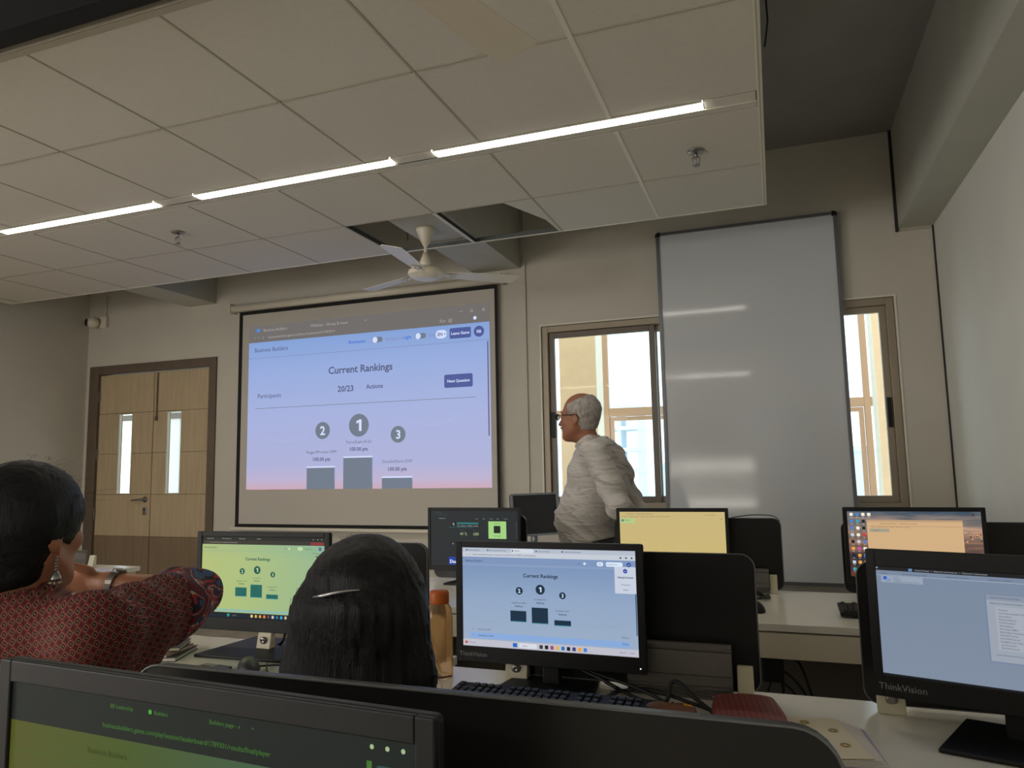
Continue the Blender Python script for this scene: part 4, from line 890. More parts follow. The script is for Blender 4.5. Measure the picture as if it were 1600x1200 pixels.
br = empty('clip_purse', (-.245, 1.64, DZ), .2, 'small brown purse with a gold clasp lying before the cables', 'purse')
f = lambda P: smin(ell_sdf(P, (-.018, 0, .014), (.026, .018, .0145)), ell_sdf(P, (.018, -.002, .013), (.027, .017, .0135)), .006)
soft('purse_body', f, (-.05, -.025, -.003), (.05, .025, .032), .0025, mat('brown_leather', (112, 72, 50), .45), br)
lab(MB().tube([(.022, -.008, .0265), (.036, -.004, .022), (.041, .004, .016)], .0032, mat('gold_clasp', (190, 140, 70), .3, metal=.8)).build('clasp', br), 'gold clasp'); br.scale = (1.25, 1.1, 1.25)
# stack at the left of row two
def flat(name, x, y, rz, z0, w_, d, h, m, lb, cat, page=None):
    t = empty(name, (x, y, z0), rz, lb, cat)
    MB().box(-w_/2, w_/2, -d/2, d/2, 0, h*.15, m).build('cover', t); MB().box(-w_/2, w_/2, -d/2, d/2, h*.85, h, m).build('cover', t)
    lab(MB().box(-w_/2+.002, w_/2-.003, -d/2+.003, d/2-.003, h*.15, h*.85, page or M_paper).build('page_block', t), 'page edges')
    return t
z = DZ
flat('notebook', -1.79, 1.74, .35, z, .20, .15, .012, mat('cover_grey', (66, 62, 60), .5), 'dark grey notebook at the bottom of the stack beside the patterned sleeve', 'notebook')
flat('notebook', -1.785, 1.745, .15, z+.012, .16, .13, .010, mat('cover_pink', (150, 104, 88), .6), 'dusty pink notebook in the middle of the stack beside the patterned sleeve', 'notebook')
flat('notebook', -1.78, 1.75, .5, z+.022, .15, .12, .011, mat('cover_dark', (28, 28, 26), .4), 'black notebook on top of the stack beside the patterned sleeve', 'notebook', M_cream)
cdm = empty('card_pack', (-1.50, 1.655, DZ), -.15, 'small blue and silver card pack lying beside the grey mouse', 'card')
MB().box(-.05, .05, -.03, .03, 0, .010, mat('card_silver', (128, 128, 130), .4)).build('pack_body', cdm, bevel=.001)
MB().box(.0, .0505, -.0305, .0305, .001, .0106, mat('card_blue', (34, 44, 92), .4)).build('blue_wrap', cdm)
MB().box(-.042, -.01, -.01, .008, .010, .0106, M_black).build('print_block', cdm)
# things on the desk end by the door
flat('notebook', -3.93, 2.99, .25, DZ, .34, .22, .012, M_black, 'black notebook lying flat at the bottom on the desk by the door', 'notebook', M_cream)
flat('notebook', -3.76, 2.95, .12, DZ+.012, .26, .18, .012, mat('cover_black2', (26, 26, 28), .45), 'black notebook with cream page edge and a pen across it, by the door', 'notebook', M_cream)
flat('notebook', -4.02, 3.05, .1, DZ+.024, .24, .17, .016, mat('cover_black3', (20, 20, 22), .45), 'thick black notebook topmost in the pile by the door', 'notebook', mat('page_dark', (60, 58, 54), .7))
tag(MB().tube([(-.06, 0, 0), (.055, 0, 0), (.065, 0, 0)], [.0045, .0045, .001], M_black).build('pen', None, loc=(-3.72, 2.90, DZ+.0287), rz=.15), 'black pen lying on the notebook by the door', 'pen')
tag(MB().box(-.13, .13, -.09, .09, 0, .002, mat('lilac_sheet', (196, 190, 206), .7)).build('paper_sheet', None, loc=(-3.68, 2.88-.002, DZ), rz=.35) if 0 else MB().box(-.09, .07, -.05, .05, 0, .0015, mat('lilac_sheet', (196, 190, 206), .7)).build('paper_sheet', None, loc=(-3.62, 3.13, DZ), rz=.05), 'pale sheet of paper at the desk corner by the door', 'paper')
#==PEOPLE==
# ------------------------------------------------------------------ people
M_skin = mat('skin_brown', (150, 98, 72), .5, noise_amt=.06, noise_scale=30, bump=.1, bump_scale=250)
M_skin2 = mat('skin_light_brown', (172, 116, 84), .5, noise_amt=.05, noise_scale=30, bump=.08, bump_scale=250)
M_hair = mat('hair_black', (9, 9, 11), .45, spec=.3, noise_amt=.3, noise_scale=60, bump=.9, bump_scale=120, stretch=(6, 6, .35))
M_hairs = mat('hair_strand', (14, 12, 12), .4)
def smooth(mesh_ob, n=1):
    return mesh_ob
def hframe(P, c, fw):
    """head frame: forward, left, up"""
    f = np.array([fw[0], fw[1], 0.]); f /= np.linalg.norm(f); s = np.array([-f[1], f[0], 0]); Q = P-np.array(c)
    return np.stack([Q@f, Q@s, Q[..., 2]], -1)
def head_sdf(q, heavy=0.0):
    d = ell_sdf(q, (-.014, 0, .034), (.097, .076+heavy*.004, .088))
    d = smin(d, ell_sdf(q, (.028, 0, -.028), (.062, .058+heavy*.006, .084)), .03)
    d = smin(d, seg_sdf(q, (-.02, 0, -.03), (.03, 0, -.07), .055+heavy*.006, .045+heavy*.008), .03)
    for s in (-1, 1):
        d = smin(d, ell_sdf(q, (.062, s*.036, -.022), (.026, .024, .022)), .02)       # cheekbones
        d = smin(d, seg_sdf(q, (-.0, s*.056, -.05), (.06, s*.022, -.098), .018, .02), .025)   # jaw line
    d = smin(d, ell_sdf(q, (.074, 0, -.1), (.022, .024, .019)), .018)                # chin
    d = smin(d, seg_sdf(q, (.080, -.030, .022), (.080, .030, .022), .010, .010), .014)   # brow
    for s in (-1, 1): d = smax(d, -ell_sdf(q, (.094, s*.031, .003), (.014, .018, .012)), .010)
    for s in (-1, 1): d = smin(d, np.linalg.norm(q-np.array([.077, s*.031, .002]), axis=-1)-.0125, .002)
    d = smin(d, seg_sdf(q, (.088, 0, .006), (.110, 0, -.033), .007, .011), .010)       # nose
    for s in (-1, 1): d = smin(d, np.linalg.norm(q-np.array([.098, s*.012, -.036]), axis=-1)-.008, .006)
    d = smin(d, ell_sdf(q, (.087, 0, -.062), (.012, .024, .006)), .005); d = smin(d, ell_sdf(q, (.085, 0, -.073), (.012, .021, .007)), .005)
    d = smax(d, -ell_sdf(q, (.100, 0, -.0672), (.010, .022, .0016)), .002)
    for s in (-1, 1):
        e = ell_sdf(q, (-.012, s*.080, -.008), (.020, .008+.002, .033), rotx(0)); e = smax(e, -ell_sdf(q, (-.008, s*.090, -.004), (.011, .006, .020)), .004); d = smin(d, e, .005)
        d = smin(d, ell_sdf(q, (-.002, s*.079, -.036), (.008, .006, .009)), .004)
    return d
def hand_sdf(P, wrist, dirv, normal, curl=.5, side=1, size=1.0):
    """palm, four fingers and thumb; dirv = towards fingertips, normal = back of the hand"""
    d_ = np.array(dirv, float); d_ /= np.linalg.norm(d_); n_ = np.array(normal, float); n_ -= d_*(n_@d_); n_ /= np.linalg.norm(n_); t_ = np.cross(d_, n_)*side
    w_ = np.array(wrist, float)
    Q = np.stack([(P-w_)@d_, (P-w_)@t_, (P-w_)@n_], -1)/size
    d = ell_sdf(Q, (.050, 0, 0), (.052, .040, .015))
    for k, (s, L) in enumerate(((-.029, .062), (-.010, .074), (.010, .070), (.028, .056))):
        a = np.array([.086, s, 0]); ang = 0; pts = [a]
        for j, fr_ in enumerate((.45, .32, .26)):
            ang += curl*(.5 if j == 0 else .8); pts.append(pts[-1]+L*fr_*np.array([math.cos(ang), s*.25*(j == 0), -math.sin(ang)]))
        rr = (.0088, .0082, .0075, .0062)
        f = seg_sdf(Q, pts[0], pts[1], rr[0], rr[1])
        f = np.minimum(f, seg_sdf(Q, pts[1], pts[2], rr[1], rr[2])); f = np.minimum(f, seg_sdf(Q, pts[2], pts[3], rr[2], rr[3])); d = smin(d, f, .003)
    th = np.minimum(seg_sdf(Q, (.02, -.032, -.004), (.052, -.056, -.018), .013, .010), seg_sdf(Q, (.052, -.056, -.018), (.082, -.058, -.026), .010, .0075))
    return smin(d, th, .006)*size
def folds(P, amp, k1=38, k2=23, ph=0):
    x, y, z = P[..., 0], P[..., 1], P[..., 2]
    rdg = 1-np.abs(np.sin(36*(z+.8*x)+1.8*np.sin(9*x+5*y)+1.5*np.sin(7*z)))
    return -amp*1.1*rdg**2*np.clip(.6+.6*np.sin(6*x+9*z+3*y), 0, 1)+amp*(np.sin(k1*(z+.55*x)+3*np.sin(9*y+ph)+2*np.sin(7*x))*.5+np.sin(k2*(z-.7*x+.4*y)+2.5*np.sin(11*z+ph))*.35+np.sin(61*(.8*z+.6*x)+2*np.sin(14*y))*.18)

# ---- the standing man, seen from his left side, hands behind his back
mx_, my_ = -.90, 3.70
man = empty('person', (mx_, my_, 0), 0, 'standing man in pale grey shirt and glasses facing the projection screen, hands behind his back', 'person')
HC = (-.062, 0, 1.522); HF = (-math.cos(.16), math.sin(.16))
def man_head(P): return head_sdf(hframe(P, HC, HF)/1.03, 1)*1.03
def man_arms(P, g=0.0):
    d = None
    for s in (-1, 1):
        ex = .185 if s < 0 else .145; a = seg_sdf(P, (.07, s*.19, 1.315), (ex, s*.245, 1.075), .058+g, .048+g); b = seg_sdf(P, (ex, s*.245, 1.075), (.245, s*.085, .985), .047+g, .031+g*.8)
        e = smin(a, b, .02); d = e if d is None else np.minimum(d, e)
    return d
def man_torso(P, g=0.0):
    d = ell_sdf(P, (.03, 0, 1.19), (.155+g, .185+g, .22+g))
    d = smin(d, seg_sdf(P, (.045, -.15, 1.325), (.045, .15, 1.325), .066+g, .066+g), .06)
    d = smin(d, ell_sdf(P, (-.03, 0, .99), (.162+g, .180+g, .17+g)), .07)
    d = smin(d, ell_sdf(P, (.0, 0, .88), (.145+g, .17+g, .12+g)), .06)
    return d
def man_legs(P, g=0.0):
    d = ell_sdf(P, (.0, 0, .87), (.142+g, .168+g, .12+g))
    for s in (-1, 1):
        l_ = smin(seg_sdf(P, (.0, s*.09, .82), (-.005, s*.10, .47), .086+g, .058+g), seg_sdf(P, (-.005, s*.10, .47), (.02, s*.11, .09), .054+g, .036+g*1.6), .03)
        d = smin(d, l_, .03)
    return d
def man_body(P):
    d = man_head(P); d = smin(d, seg_sdf(P, (.01, 0, 1.34), (-.045, 0, 1.45), .060, .056), .03)
    t = smin(man_torso(P, -.006), man_arms(P, -.008), .03); d = smin(d, t, .03); d = smin(d, man_legs(P, -.01), .03)
    for s in (-1, 1):
        d = smin(d, hand_sdf(P, (.245, s*.085, .985), (.12, -s*.9, -.35), (.9, 0, .3), .9, -s), .006)
        d = smin(d, seg_sdf(P, (.03, s*.11, .055), (-.12, s*.125, .03), .032, .026), .02)
    return d
lab(soft('body', man_body, (-.24, -.33, .0), (.36, .33, 1.68), .0075, M_skin, man), 'brown skin')
M_shirt = mat('shirt_pale_grey', (186, 180, 174), .75, noise_amt=.03, noise_scale=14, bump=.12, bump_scale=300)
sn = M_shirt.node_tree; sb = sn.nodes['Principled BSDF']; st_ = sn.nodes.new('ShaderNodeTexCoord'); sm_ = sn.nodes.new('ShaderNodeMapping'); sm_.inputs['Rotation'].default_value = (0, -.75, 0)
sw = sn.nodes.new('ShaderNodeTexNoise'); sw.inputs['Scale'].default_value = 4.5; sw.inputs['Detail'].default_value = 3; sw.inputs['Distortion'].default_value = .8; sm_.inputs['Scale'].default_value = (1.0, 1.2, 4.2)
sbp = sn.nodes.new('ShaderNodeBump'); sbp.inputs['Strength'].default_value = 1.0; sbp.inputs['Distance'].default_value = .032
sn.links.new(st_.outputs['Object'], sm_.inputs[0]); sn.links.new(sm_.outputs[0], sw.inputs[0]); sn.links.new(sw.outputs[0], sbp.inputs['Height']); sn.links.new(sbp.outputs[0], sb.inputs['Normal'])
def man_shirt(P):
    d = smin(man_torso(P, .008), man_arms(P, .012)+.0035*np.sin(70*P[..., 2]+30*P[..., 0]+2*np.sin(30*P[..., 1])), .012)+folds(P, .008)
    d = smax(d, -(P[..., 2]-(.885+.22*P[..., 0])), .01)               # tucked at the belt
    d = smax(d, P[..., 2]-(1.39+.45*P[..., 0]), .01)
    d = smax(d, -(seg_sdf(P, (.01, 0, 1.33), (-.06, 0, 1.50), .064, .064)), .004)
    wr_ = np.minimum(np.linalg.norm(P-np.array([.25, -.075, .98]), axis=-1), np.linalg.norm(P-np.array([.25, .075, .98]), axis=-1))-.04
    return smax(d, -wr_, .006)
lab(soft('shirt', man_shirt, (-.26, -.34, .78), (.36, .34, 1.42), .0075, M_shirt, man), 'pale grey shirt with creases')
def collar(P):
    a = seg_sdf(P, (.02, 0, 1.335), (-.04, 0, 1.415), .076, .069); b = seg_sdf(P, (.02, 0, 1.33), (-.045, 0, 1.45), .066, .060)
    d = smax(a, -b, .002); ax = P@np.array([-.6, 0, .8])
    d = smax(d, ax-1.150, .003); d = smax(d, -(ax-1.085), .003)
    notch = (-.085-P[..., 0])-.0-np.abs(P[..., 1])*1.2
    return smax(d, notch, .002)
lab(soft('collar', collar, (-.16, -.12, 1.25), (.13, .12, 1.46), .005, M_shirt, man), 'open shirt collar')
pl = MB(); pl.box(-.010, .010, -.004, .002, -.25, .25, M_shirt)
M_trs = mat('trousers_charcoal', (66, 64, 66), .8, noise_amt=.06, noise_scale=50)
def trs(P):
    d = man_legs(P, .014)+folds(P, .003); d = smax(d, P[..., 2]-(.885+.22*P[..., 0]), .006); return smax(d, -(P[..., 2]-.07), .005)
lab(soft('trousers', trs, (-.22, -.24, .05), (.22, .24, .98), .011, M_trs, man), 'charcoal trousers')
def belt(P):
    a = man_legs(P, .020); b = man_legs(P, .004); z_ = P[..., 2]-(.885+.22*P[..., 0])
    return smax(smax(a, -b, .002), np.abs(z_+.012)-.017, .002)
lab(soft('belt', belt, (-.22, -.24, .80), (.22, .24, .96), .006, mat('belt_black', (18, 17, 17), .35), man), 'black belt')
def shoe(P):
    d = None
    for s in (-1, 1):
        e = smin(ell_sdf(P, (-.07, s*.12, .035), (.125, .046, .042)), seg_sdf(P, (.035, s*.11, .04), (.02, s*.11, .085), .04, .042), .02); d = e if d is None else np.minimum(d, e)
    return smax(d, -P[..., 2]-.0, .003)
soft('shoe', lambda P: smax(shoe(P), P[..., 1], .001), (-.24, -.2, -.01), (.12, .02, .13), .006, M_black, man); soft('shoe', lambda P: smax(shoe(P), -P[..., 1], .001), (-.24, -.02, -.01), (.12, .2, .13), .006, M_black, man)
M_ghair = mat('hair_grey_white', (158, 150, 144), .8, noise_amt=.3, noise_scale=70, bump=.9, bump_scale=160, stretch=(1, 1, .5))
def mhair(P):
    q = hframe(P, HC, HF)/1.03; f, s, u_ = q[..., 0], q[..., 1], q[..., 2]
    base = ell_sdf(q, (-.014, 0, .034), (.097, .080, .088)); base = smin(base, seg_sdf(q, (-.03, 0, -.03), (-.02, 0, -.06), .057, .054), .03)
    d = base-.0075+.0016*np.sin(120*u_+30*f)*np.sin(90*s+40*u_)
    d = smax(d, f-(.030+.25*(u_-.02)), .006); d = smax(d, u_-(.088-.42*f-.1*np.abs(s)), .008); d = smax(d, -(u_+.070), .008)
    return smax(d, -(ell_sdf(q*np.array([1, 1, 1]), (.006, 0, -.022), (.034, .12, .036))), .004)*1.03
lab(soft('hair', mhair, (-.20, -.12, 1.40), (.10, .12, 1.68), .0042, M_ghair, man), 'short grey-white hair around a bald top')
def moust(P):
    q = hframe(P, HC, HF)/1.03; return smin(ell_sdf(q, (.094, .012, -.052), (.010, .018, .007)), ell_sdf(q, (.094, -.012, -.052), (.010, .018, .007)), .004)
lab(soft('moustache', moust, (-.24, -.08, 1.42), (-.06, .09, 1.52), .003, M_ghair, man), 'white moustache')
HM = Matrix(((HF[0], -HF[1], 0, HC[0]), (HF[1], HF[0], 0, HC[1]), (0, 0, 1, HC[2]), (0, 0, 0, 1)))
def hp(f, s, u_): return HM @ Vector((f*1.03, s*1.03, u_*1.03))
gl_ = MB()
for s in (-1, 1):
    gl_.tube([hp(.108+.004*math.cos(a)*0, s*.033+.024*math.cos(a), .003+.016*math.sin(a)) for a in [2*PI*k/20 for k in range(21)]], .0016, M_black, 6)
    gl_.tube([hp(.108, s*.057, .010), hp(.098, s*.072, .010), hp(.03, s*.084, .009), hp(-.020, s*.091, .008), hp(-.036, s*.088, -.012)], .0022, M_black, 6)
gl_.tube([hp(.108, -.010, .008), hp(.112, 0, .011), hp(.108, .010, .008)], .0016, M_black, 6)
lab(gl_.build('glasses', man), 'dark-rimmed glasses')
for s in (-1, 1):
    me = MB(); T = HM @ Matrix.Translation((.111, s*.034, .003)) @ Matrix.Rotation(PI/2, 4, 'Y'); me.lathe([(0, 0), (.0225, 0), (.0225, .001), (0, .001)], M_glass, T=T @ Matrix.Scale(.68, 4, (1, 0, 0))); me.build('lens', man)
    eb = MB(); eb.tube([hp(.090, s*.014, .026), hp(.092, s*.032, .031), hp(.080, s*.052, .026)], [.003, .004, .002], M_ghair, 6); eb.build('eyebrow', man)

# ---- seated people
def chair(x, y, rz, lb):
    t = empty('office_chair', (x, y, 0), rz, lb, 'chair')
    M_fab = mat('chair_fabric_dark', (36, 36, 38), .9, noise_amt=.1, noise_scale=90)
    soft('seat', lambda P: smax(np.max(np.abs(P-np.array([0, 0, .425]))-np.array([.20, .19, .02]), -1)-.012, -10+0*P[..., 0], .001), (-.24, -.24, .37), (.24, .24, .48), .012, M_fab, t)
    soft('backrest', lambda P: np.max(np.abs(P-np.array([0, -.205, .68]))-np.array([.17, .008, .13]), -1)-.012, (-.22, -.25, .5), (.22, -.17, .86), .01, M_fab, t)
    MB().tube([(0, -.12, .395), (0, -.235, .42), (0, -.24, .66)], .014, M_black).build('back_arm', t)
    MB().tube([(0, 0, .07), (0, 0, .40)], .025, M_metal, 14).build('gas_post', t)
    for k in range(5):
        a = 2*PI*k/5+.3; MB().tube([(0, 0, .085), (.21*math.cos(a), .21*math.sin(a), .058)], [.022, .013], M_black).build('leg', t)
        MB().lathe([(0, -.011), (.024, -.011), (.026, 0), (.024, .011), (0, .011)], M_black, T=Matrix.Translation((.22*math.cos(a), .22*math.sin(a), .026)) @ Matrix.Rotation(PI/2, 4, 'X'), seg=14).build('castor', t)
    return t
chair(-1.37, .99, 0, 'dark office chair under the person in the red patterned top, hidden below the picture edge')
chair(-.655, 1.02, 0, 'dark office chair under the long-haired person, hidden behind the nearest divider')
def strands(name, parent, roots, r=.0006):
    mb = MB()
    for p in roots: mb.tube(p, [r]*(len(p)-1)+[r*.3], M_hairs, 3)
    o = mb.build(name, parent); o['kind'] = 'stuff'; return lab(o, 'loose flyaway strands')

# woman in the red patterned top
W1 = empty('person', (-1.37, 1.0, 0), 0, 'seated person with silver earring and wrist watch in red patterned top, right elbow raised', 'person')
H1 = (.022, .0, 1.172); F1 = (-.06, 1.0)
SH = (.235, -.02, 1.000); EL = (.165, .262, 1.015); WR = (-.035, .235, 1.035)
def w1_arm(P, g=0.0): return seg_sdf(P, SH, EL, .044+g, .038+g)
def w1_fore(P): return smin(seg_sdf(P, EL, WR, .037, .025), seg_sdf(P, WR, (-.06, .23, 1.038), .024, .022), .01)
def w1_torso(P, g=0.0):
    d = ell_sdf(P, (0.02, -.03, .86), (.165+g, .115+g, .21+g)); d = smin(d, seg_sdf(P, (-.15, -.02, .995), (.19, -.02, .995), .052+g, .052+g), .06)
    return smin(d, ell_sdf(P, (0.02, -.02, .60), (.18+g, .13+g, .17+g)), .08)
def seat_legs(P, hx=0.0, g=0.0):
    d = None
    for s in (-1, 1):
        l_ = smin(seg_sdf(P, (hx+s*.085, -.02, .535), (hx+s*.10, .34, .535), .075+g, .058+g), seg_sdf(P, (hx+s*.10, .34, .535), (hx+s*.10, .33, .09), .054+g, .036+g), .03)
        l_ = smin(l_, seg_sdf(P, (hx+s*.10, .33, .05), (hx+s*.105, .45, .03), .032, .024), .02); d = l_ if d is None else np.minimum(d, l_)
    return d
def w1_body(P):
    q = hframe(P, H1, F1)/.96; d = head_sdf(q)*.96
    d = smin(d, seg_sdf(P, (.015, -.035, 1.01), (.018, -.015, 1.11), .047, .046), .03)
    d = smin(d, w1_torso(P, -.006), .03); d = smin(d, w1_arm(P), .02); d = smin(d, w1_fore(P), .012)
    lf = smin(seg_sdf(P, (-.175, -.02, .99), (-.235, .14, .79), .042, .037), seg_sdf(P, (-.235, .14, .79), (-.15, .34, .762), .035, .024), .015)
    d = smin(d, lf, .02)
    d = smin(d, hand_sdf(P, (-.055, .23, 1.038), (-1, -.15, .05), (0, .9, .4), .8, 1, .92), .006); d = smin(d, hand_sdf(P, (-.15, .34, .762), (.2, 1, -.12), (0, .1, 1), .35, -1, .92), .006)
    return smin(d, seat_legs(P, .02), .04)
lab(soft('body', w1_body, (-.31, -.20, .0), (.34, .50, 1.32), .0075, M_skin2, W1), 'light brown skin')
M_kurta = mat('kurta_red_print', (104, 36, 36), .85); kn = M_kurta.node_tree; kb = kn.nodes['Principled BSDF']
kt = kn.nodes.new('ShaderNodeTexCoord'); km = kn.nodes.new('ShaderNodeMapping'); km.inputs['Rotation'].default_value = (0, .25, 0); km.inputs['Scale'].default_value = (1, 1, 1)
kv = kn.nodes.new('ShaderNodeTexVoronoi'); kv.inputs['Randomness'].default_value = .0; kv.inputs['Scale'].default_value = 64; kv.distance = 'MANHATTAN'
kr = kn.nodes.new('ShaderNodeValToRGB'); e = kr.color_ramp.elements; kr.color_ramp.interpolation = 'CONSTANT'
for _ in range(3): e.new(.5)
for k, (p_, c_) in enumerate(((0, (150, 112, 84)), (.12, (20, 14, 16)), (.34, (150, 104, 80)), (.46, (112, 36, 38)), (.72, (72, 22, 28)))): e[k].position = p_; e[k].color = (*lin(c_), 1)
ks = kn.nodes.new('ShaderNodeSeparateXYZ'); kc = kn.nodes.new('ShaderNodeCombineXYZ'); ka = kn.nodes.new('ShaderNodeMath'); ka.operation = 'MULTIPLY_ADD'; ka.inputs[1].default_value = .8
kn.links.new(kt.outputs['Object'], ks.inputs[0]); kn.links.new(ks.outputs['Y'], ka.inputs[0]); kn.links.new(ks.outputs['X'], ka.inputs[2]); kn.links.new(ka.outputs[0], kc.inputs['X']); kn.links.new(ks.outputs['Z'], kc.inputs['Z']); kn.links.new(kc.outputs[0], km.inputs[0]); kn.links.new(km.outputs[0], kv.inputs['Vector']); kn.links.new(kv.outputs['Distance'], kr.inputs[0]); kn.links.new(kr.outputs[0], kb.inputs['Base Color'])
kbp = kn.nodes.new('ShaderNodeBump'); kbp.inputs['Strength'].default_value = .3; kbp.inputs['Distance'].default_value = .002; kn.links.new(kv.outputs['Distance'], kbp.inputs['Height']); kn.links.new(kbp.outputs[0], kb.inputs['Normal'])
def w1_kurta(P, g=0.0):
    d = smin(w1_torso(P, .012+g), seg_sdf(P, SH, EL, .062+g, .056+g), .05)
    d = smin(d, seg_sdf(P, (.17, .02, .90), (.17, .17, .96), .075+g, .055+g), .05)       # drape under the arm
    d = smin(d, seg_sdf(P, (-.175, -.02, .99), (-.235, .13, .80), .056+g, .050+g), .04)
    d = smin(d, seg_sdf(P, (.17, .24, 1.015), (.135, .255, 1.020), .052+g, .046+g), .02)
    x, y, z_ = P[..., 0], P[..., 1], P[..., 2]
    d = d+.006*np.sin(34*(x+.6*y)+4*np.sin(8*z_))*np.clip((y+.1)*4, 0, 1)+.004*np.sin(55*(y-.4*x+.3*z_))
    return d
def kcut(P, d):
    d = smax(d, -(seg_sdf(P, (.015, -.05, .98), (.018, -.01, 1.16), .062, .058)), .006)
    d = smax(d, -(seg_sdf(P, (.085, .262, 1.025), (-.04, .24, 1.04), .040, .06)), .004)
    return smax(d, -(seg_sdf(P, (-.225, .17, .785), (-.15, .34, .762), .037, .06)), .004)
lab(soft('kurta', lambda P: smax(kcut(P, w1_kurta(P)), -(P[..., 2]-.46), .01), (-.36, -.24, .44), (.36, .38, 1.12), .0075, M_kurta, W1), 'red block-printed top with small motifs')
M_band = mat('sleeve_band_print', (120, 34, 40), .8); bn = M_band.node_tree; b2 = bn.nodes['Principled BSDF']; t2 = bn.nodes.new('ShaderNodeTexCoord'); m2_ = bn.nodes.new('ShaderNodeMapping'); m2_.inputs['Scale'].default_value = (15, 15, 15)
wv = bn.nodes.new('ShaderNodeTexNoise'); wv.inputs['Scale'].default_value = 1.1; wv.inputs['Detail'].default_value = 1; wv.inputs['Distortion'].default_value = 1.5
r2 = bn.nodes.new('ShaderNodeValToRGB'); r2.color_ramp.interpolation = 'CONSTANT'; e = r2.color_ramp.elements
for _ in range(4): e.new(.5)
for k, (p_, c_) in enumerate(((0, (96, 26, 30)), (.40, (34, 52, 84)), (.47, (196, 160, 130)), (.50, (150, 44, 46)), (.58, (28, 30, 44)), (.64, (60, 84, 120)))): e[k].position = p_; e[k].color = (*lin(c_), 1)
bn.links.new(t2.outputs['Object'], m2_.inputs[0]); bn.links.new(m2_.outputs[0], wv.inputs[0]); bn.links.new(wv.outputs[0], r2.inputs[0]); bn.links.new(r2.outputs[0], b2.inputs['Base Color'])
def band(P):
    d = kcut(P, w1_kurta(P, .003)); d = smax(d, -w1_kurta(P, -.004), .001)
    return smax(d, -((P[..., 1]-.205)+.25*(P[..., 0]-.17)), .002)+np.where(P[..., 0] < .06, 1.0, 0)
lab(soft('sleeve_band', band, (.05, .15, .90), (.33, .38, 1.12), .005, M_band, W1), 'blue and red floral band at the elbow')
hemk = MB()
def hair_cap(q, th=.016):
    b = ell_sdf(q, (-.016, 0, .034), (.097+th, .078+th, .088+th)); return smin(b, seg_sdf(q, (-.03, 0, .0), (-.035, 0, -.06), .062+th*.7, .05+th*.6), .03)
def w1_hair(P):
    q = hframe(P, H1, F1)/.96; f, s, u_ = q[..., 0], q[..., 1], q[..., 2]
    d = hair_cap(q, .018)
    d = smin(d, seg_sdf(q, (-.075, .03, -.02), (-.115, .055, -.14), .060, .045), .04)
    d = smin(d, seg_sdf(q, (-.115, .055, -.14), (-.12, .07, -.26), .045, .03), .03)
    ang = np.arctan2(s, f+.02)
    d = d+.0014*np.sin(46*ang+9*u_*10)+.0008*np.sin(90*ang+30*u_)
    face = ell_sdf(q, (.104, 0, -.045), (.070, .085, .090)); d = smax(d, -face, .012)
    earc = ell_sdf(q, (.012, 0, -.048), (.026, .14, .032)); return smax(d, -earc, .008)*.96
lab(soft('hair', w1_hair, (-.22, -.25, .90), (.20, .18, 1.36), .0055, M_hair, W1), 'black hair gathered behind the ear')
random.seed(7); rts = []
for k in range(32):
    a = random.uniform(-.4, PI+.4); b_ = random.uniform(0, 1.4); c0 = Vector((H1[0], H1[1]-.012, H1[2]+.033)); R_ = .112
    p0 = c0+Vector((math.cos(a)*math.cos(b_), math.sin(a)*math.cos(b_), math.sin(b_)))*R_*.96; p1 = p0+Vector((random.uniform(-.02, .03), random.uniform(-.02, .03), random.uniform(.001, .010))); p2 = p1+Vector((random.uniform(-.02, .03), random.uniform(-.01, .03), random.uniform(-.02, .006)))
    rts.append([p0, (p0+p1)/2+Vector((0, 0, .003)), p1, p2])
strands('flyaway_hair', W1, rts, .00022)
ep = np.array([H1[0]+.079, H1[1]-.002, H1[2]-.043]); er = MB()
for k in range(5): er.lathe([(.0028*math.sin(PI*j/5)+.0002, -.0028*math.cos(PI*j/5)) for j in range(6)], M_metal, c=(ep[0], ep[1], ep[2]-.004-.0055*k), seg=8)
er.lathe([(.002, 0), (.006, -.004), (.0095, -.013), (.0105, -.019), (.0, -.019)][::-1], M_metal, c=(ep[0], ep[1], ep[2]-.028), seg=16)
for k in range(8): a = 2*PI*k/8; er.lathe([(.0002, -.0024), (.0024, 0), (.0002, .0024)], M_cream, c=(ep[0]+.009*math.cos(a), ep[1]+.009*math.sin(a), ep[2]-.0500), seg=6)
eo = er.build('earring', W1); lab(eo, 'silver bell-shaped drop earring')
# wrist watch
wd_ = (Vector(WR)-Vector(EL)).normalized(); cw_ = Vector(EL).lerp(Vector(WR), .90); TW = Matrix.Translation(cw_) @ wd_.to_track_quat('Z', 'Y').to_matrix().to_4x4()
wt = MB()
for k in range(18):
    a = 2*PI*k/18; Tk = TW @ Matrix.Rotation(a, 4, 'Z') @ Matrix.Translation((.0295, 0, 0)); wt.box(-.0015, .0015, -.0046, .0046, -.008, .008, M_metal, Tk)
wo = wt.build('wrist_watch', W1, bevel=.0006); lab(wo, 'steel link wrist watch'); lab(MB().lathe([(0, 0), (.014, 0), (.014, .005), (.011, .006), (0, .006)], M_metal, T=TW @ Matrix.Rotation(math.radians(95), 4, 'Z') @ Matrix.Translation((.029, 0, 0)) @ Matrix.Rotation(PI/2, 4, 'Y'), seg=20).build('watch_case', wo), 'round case')

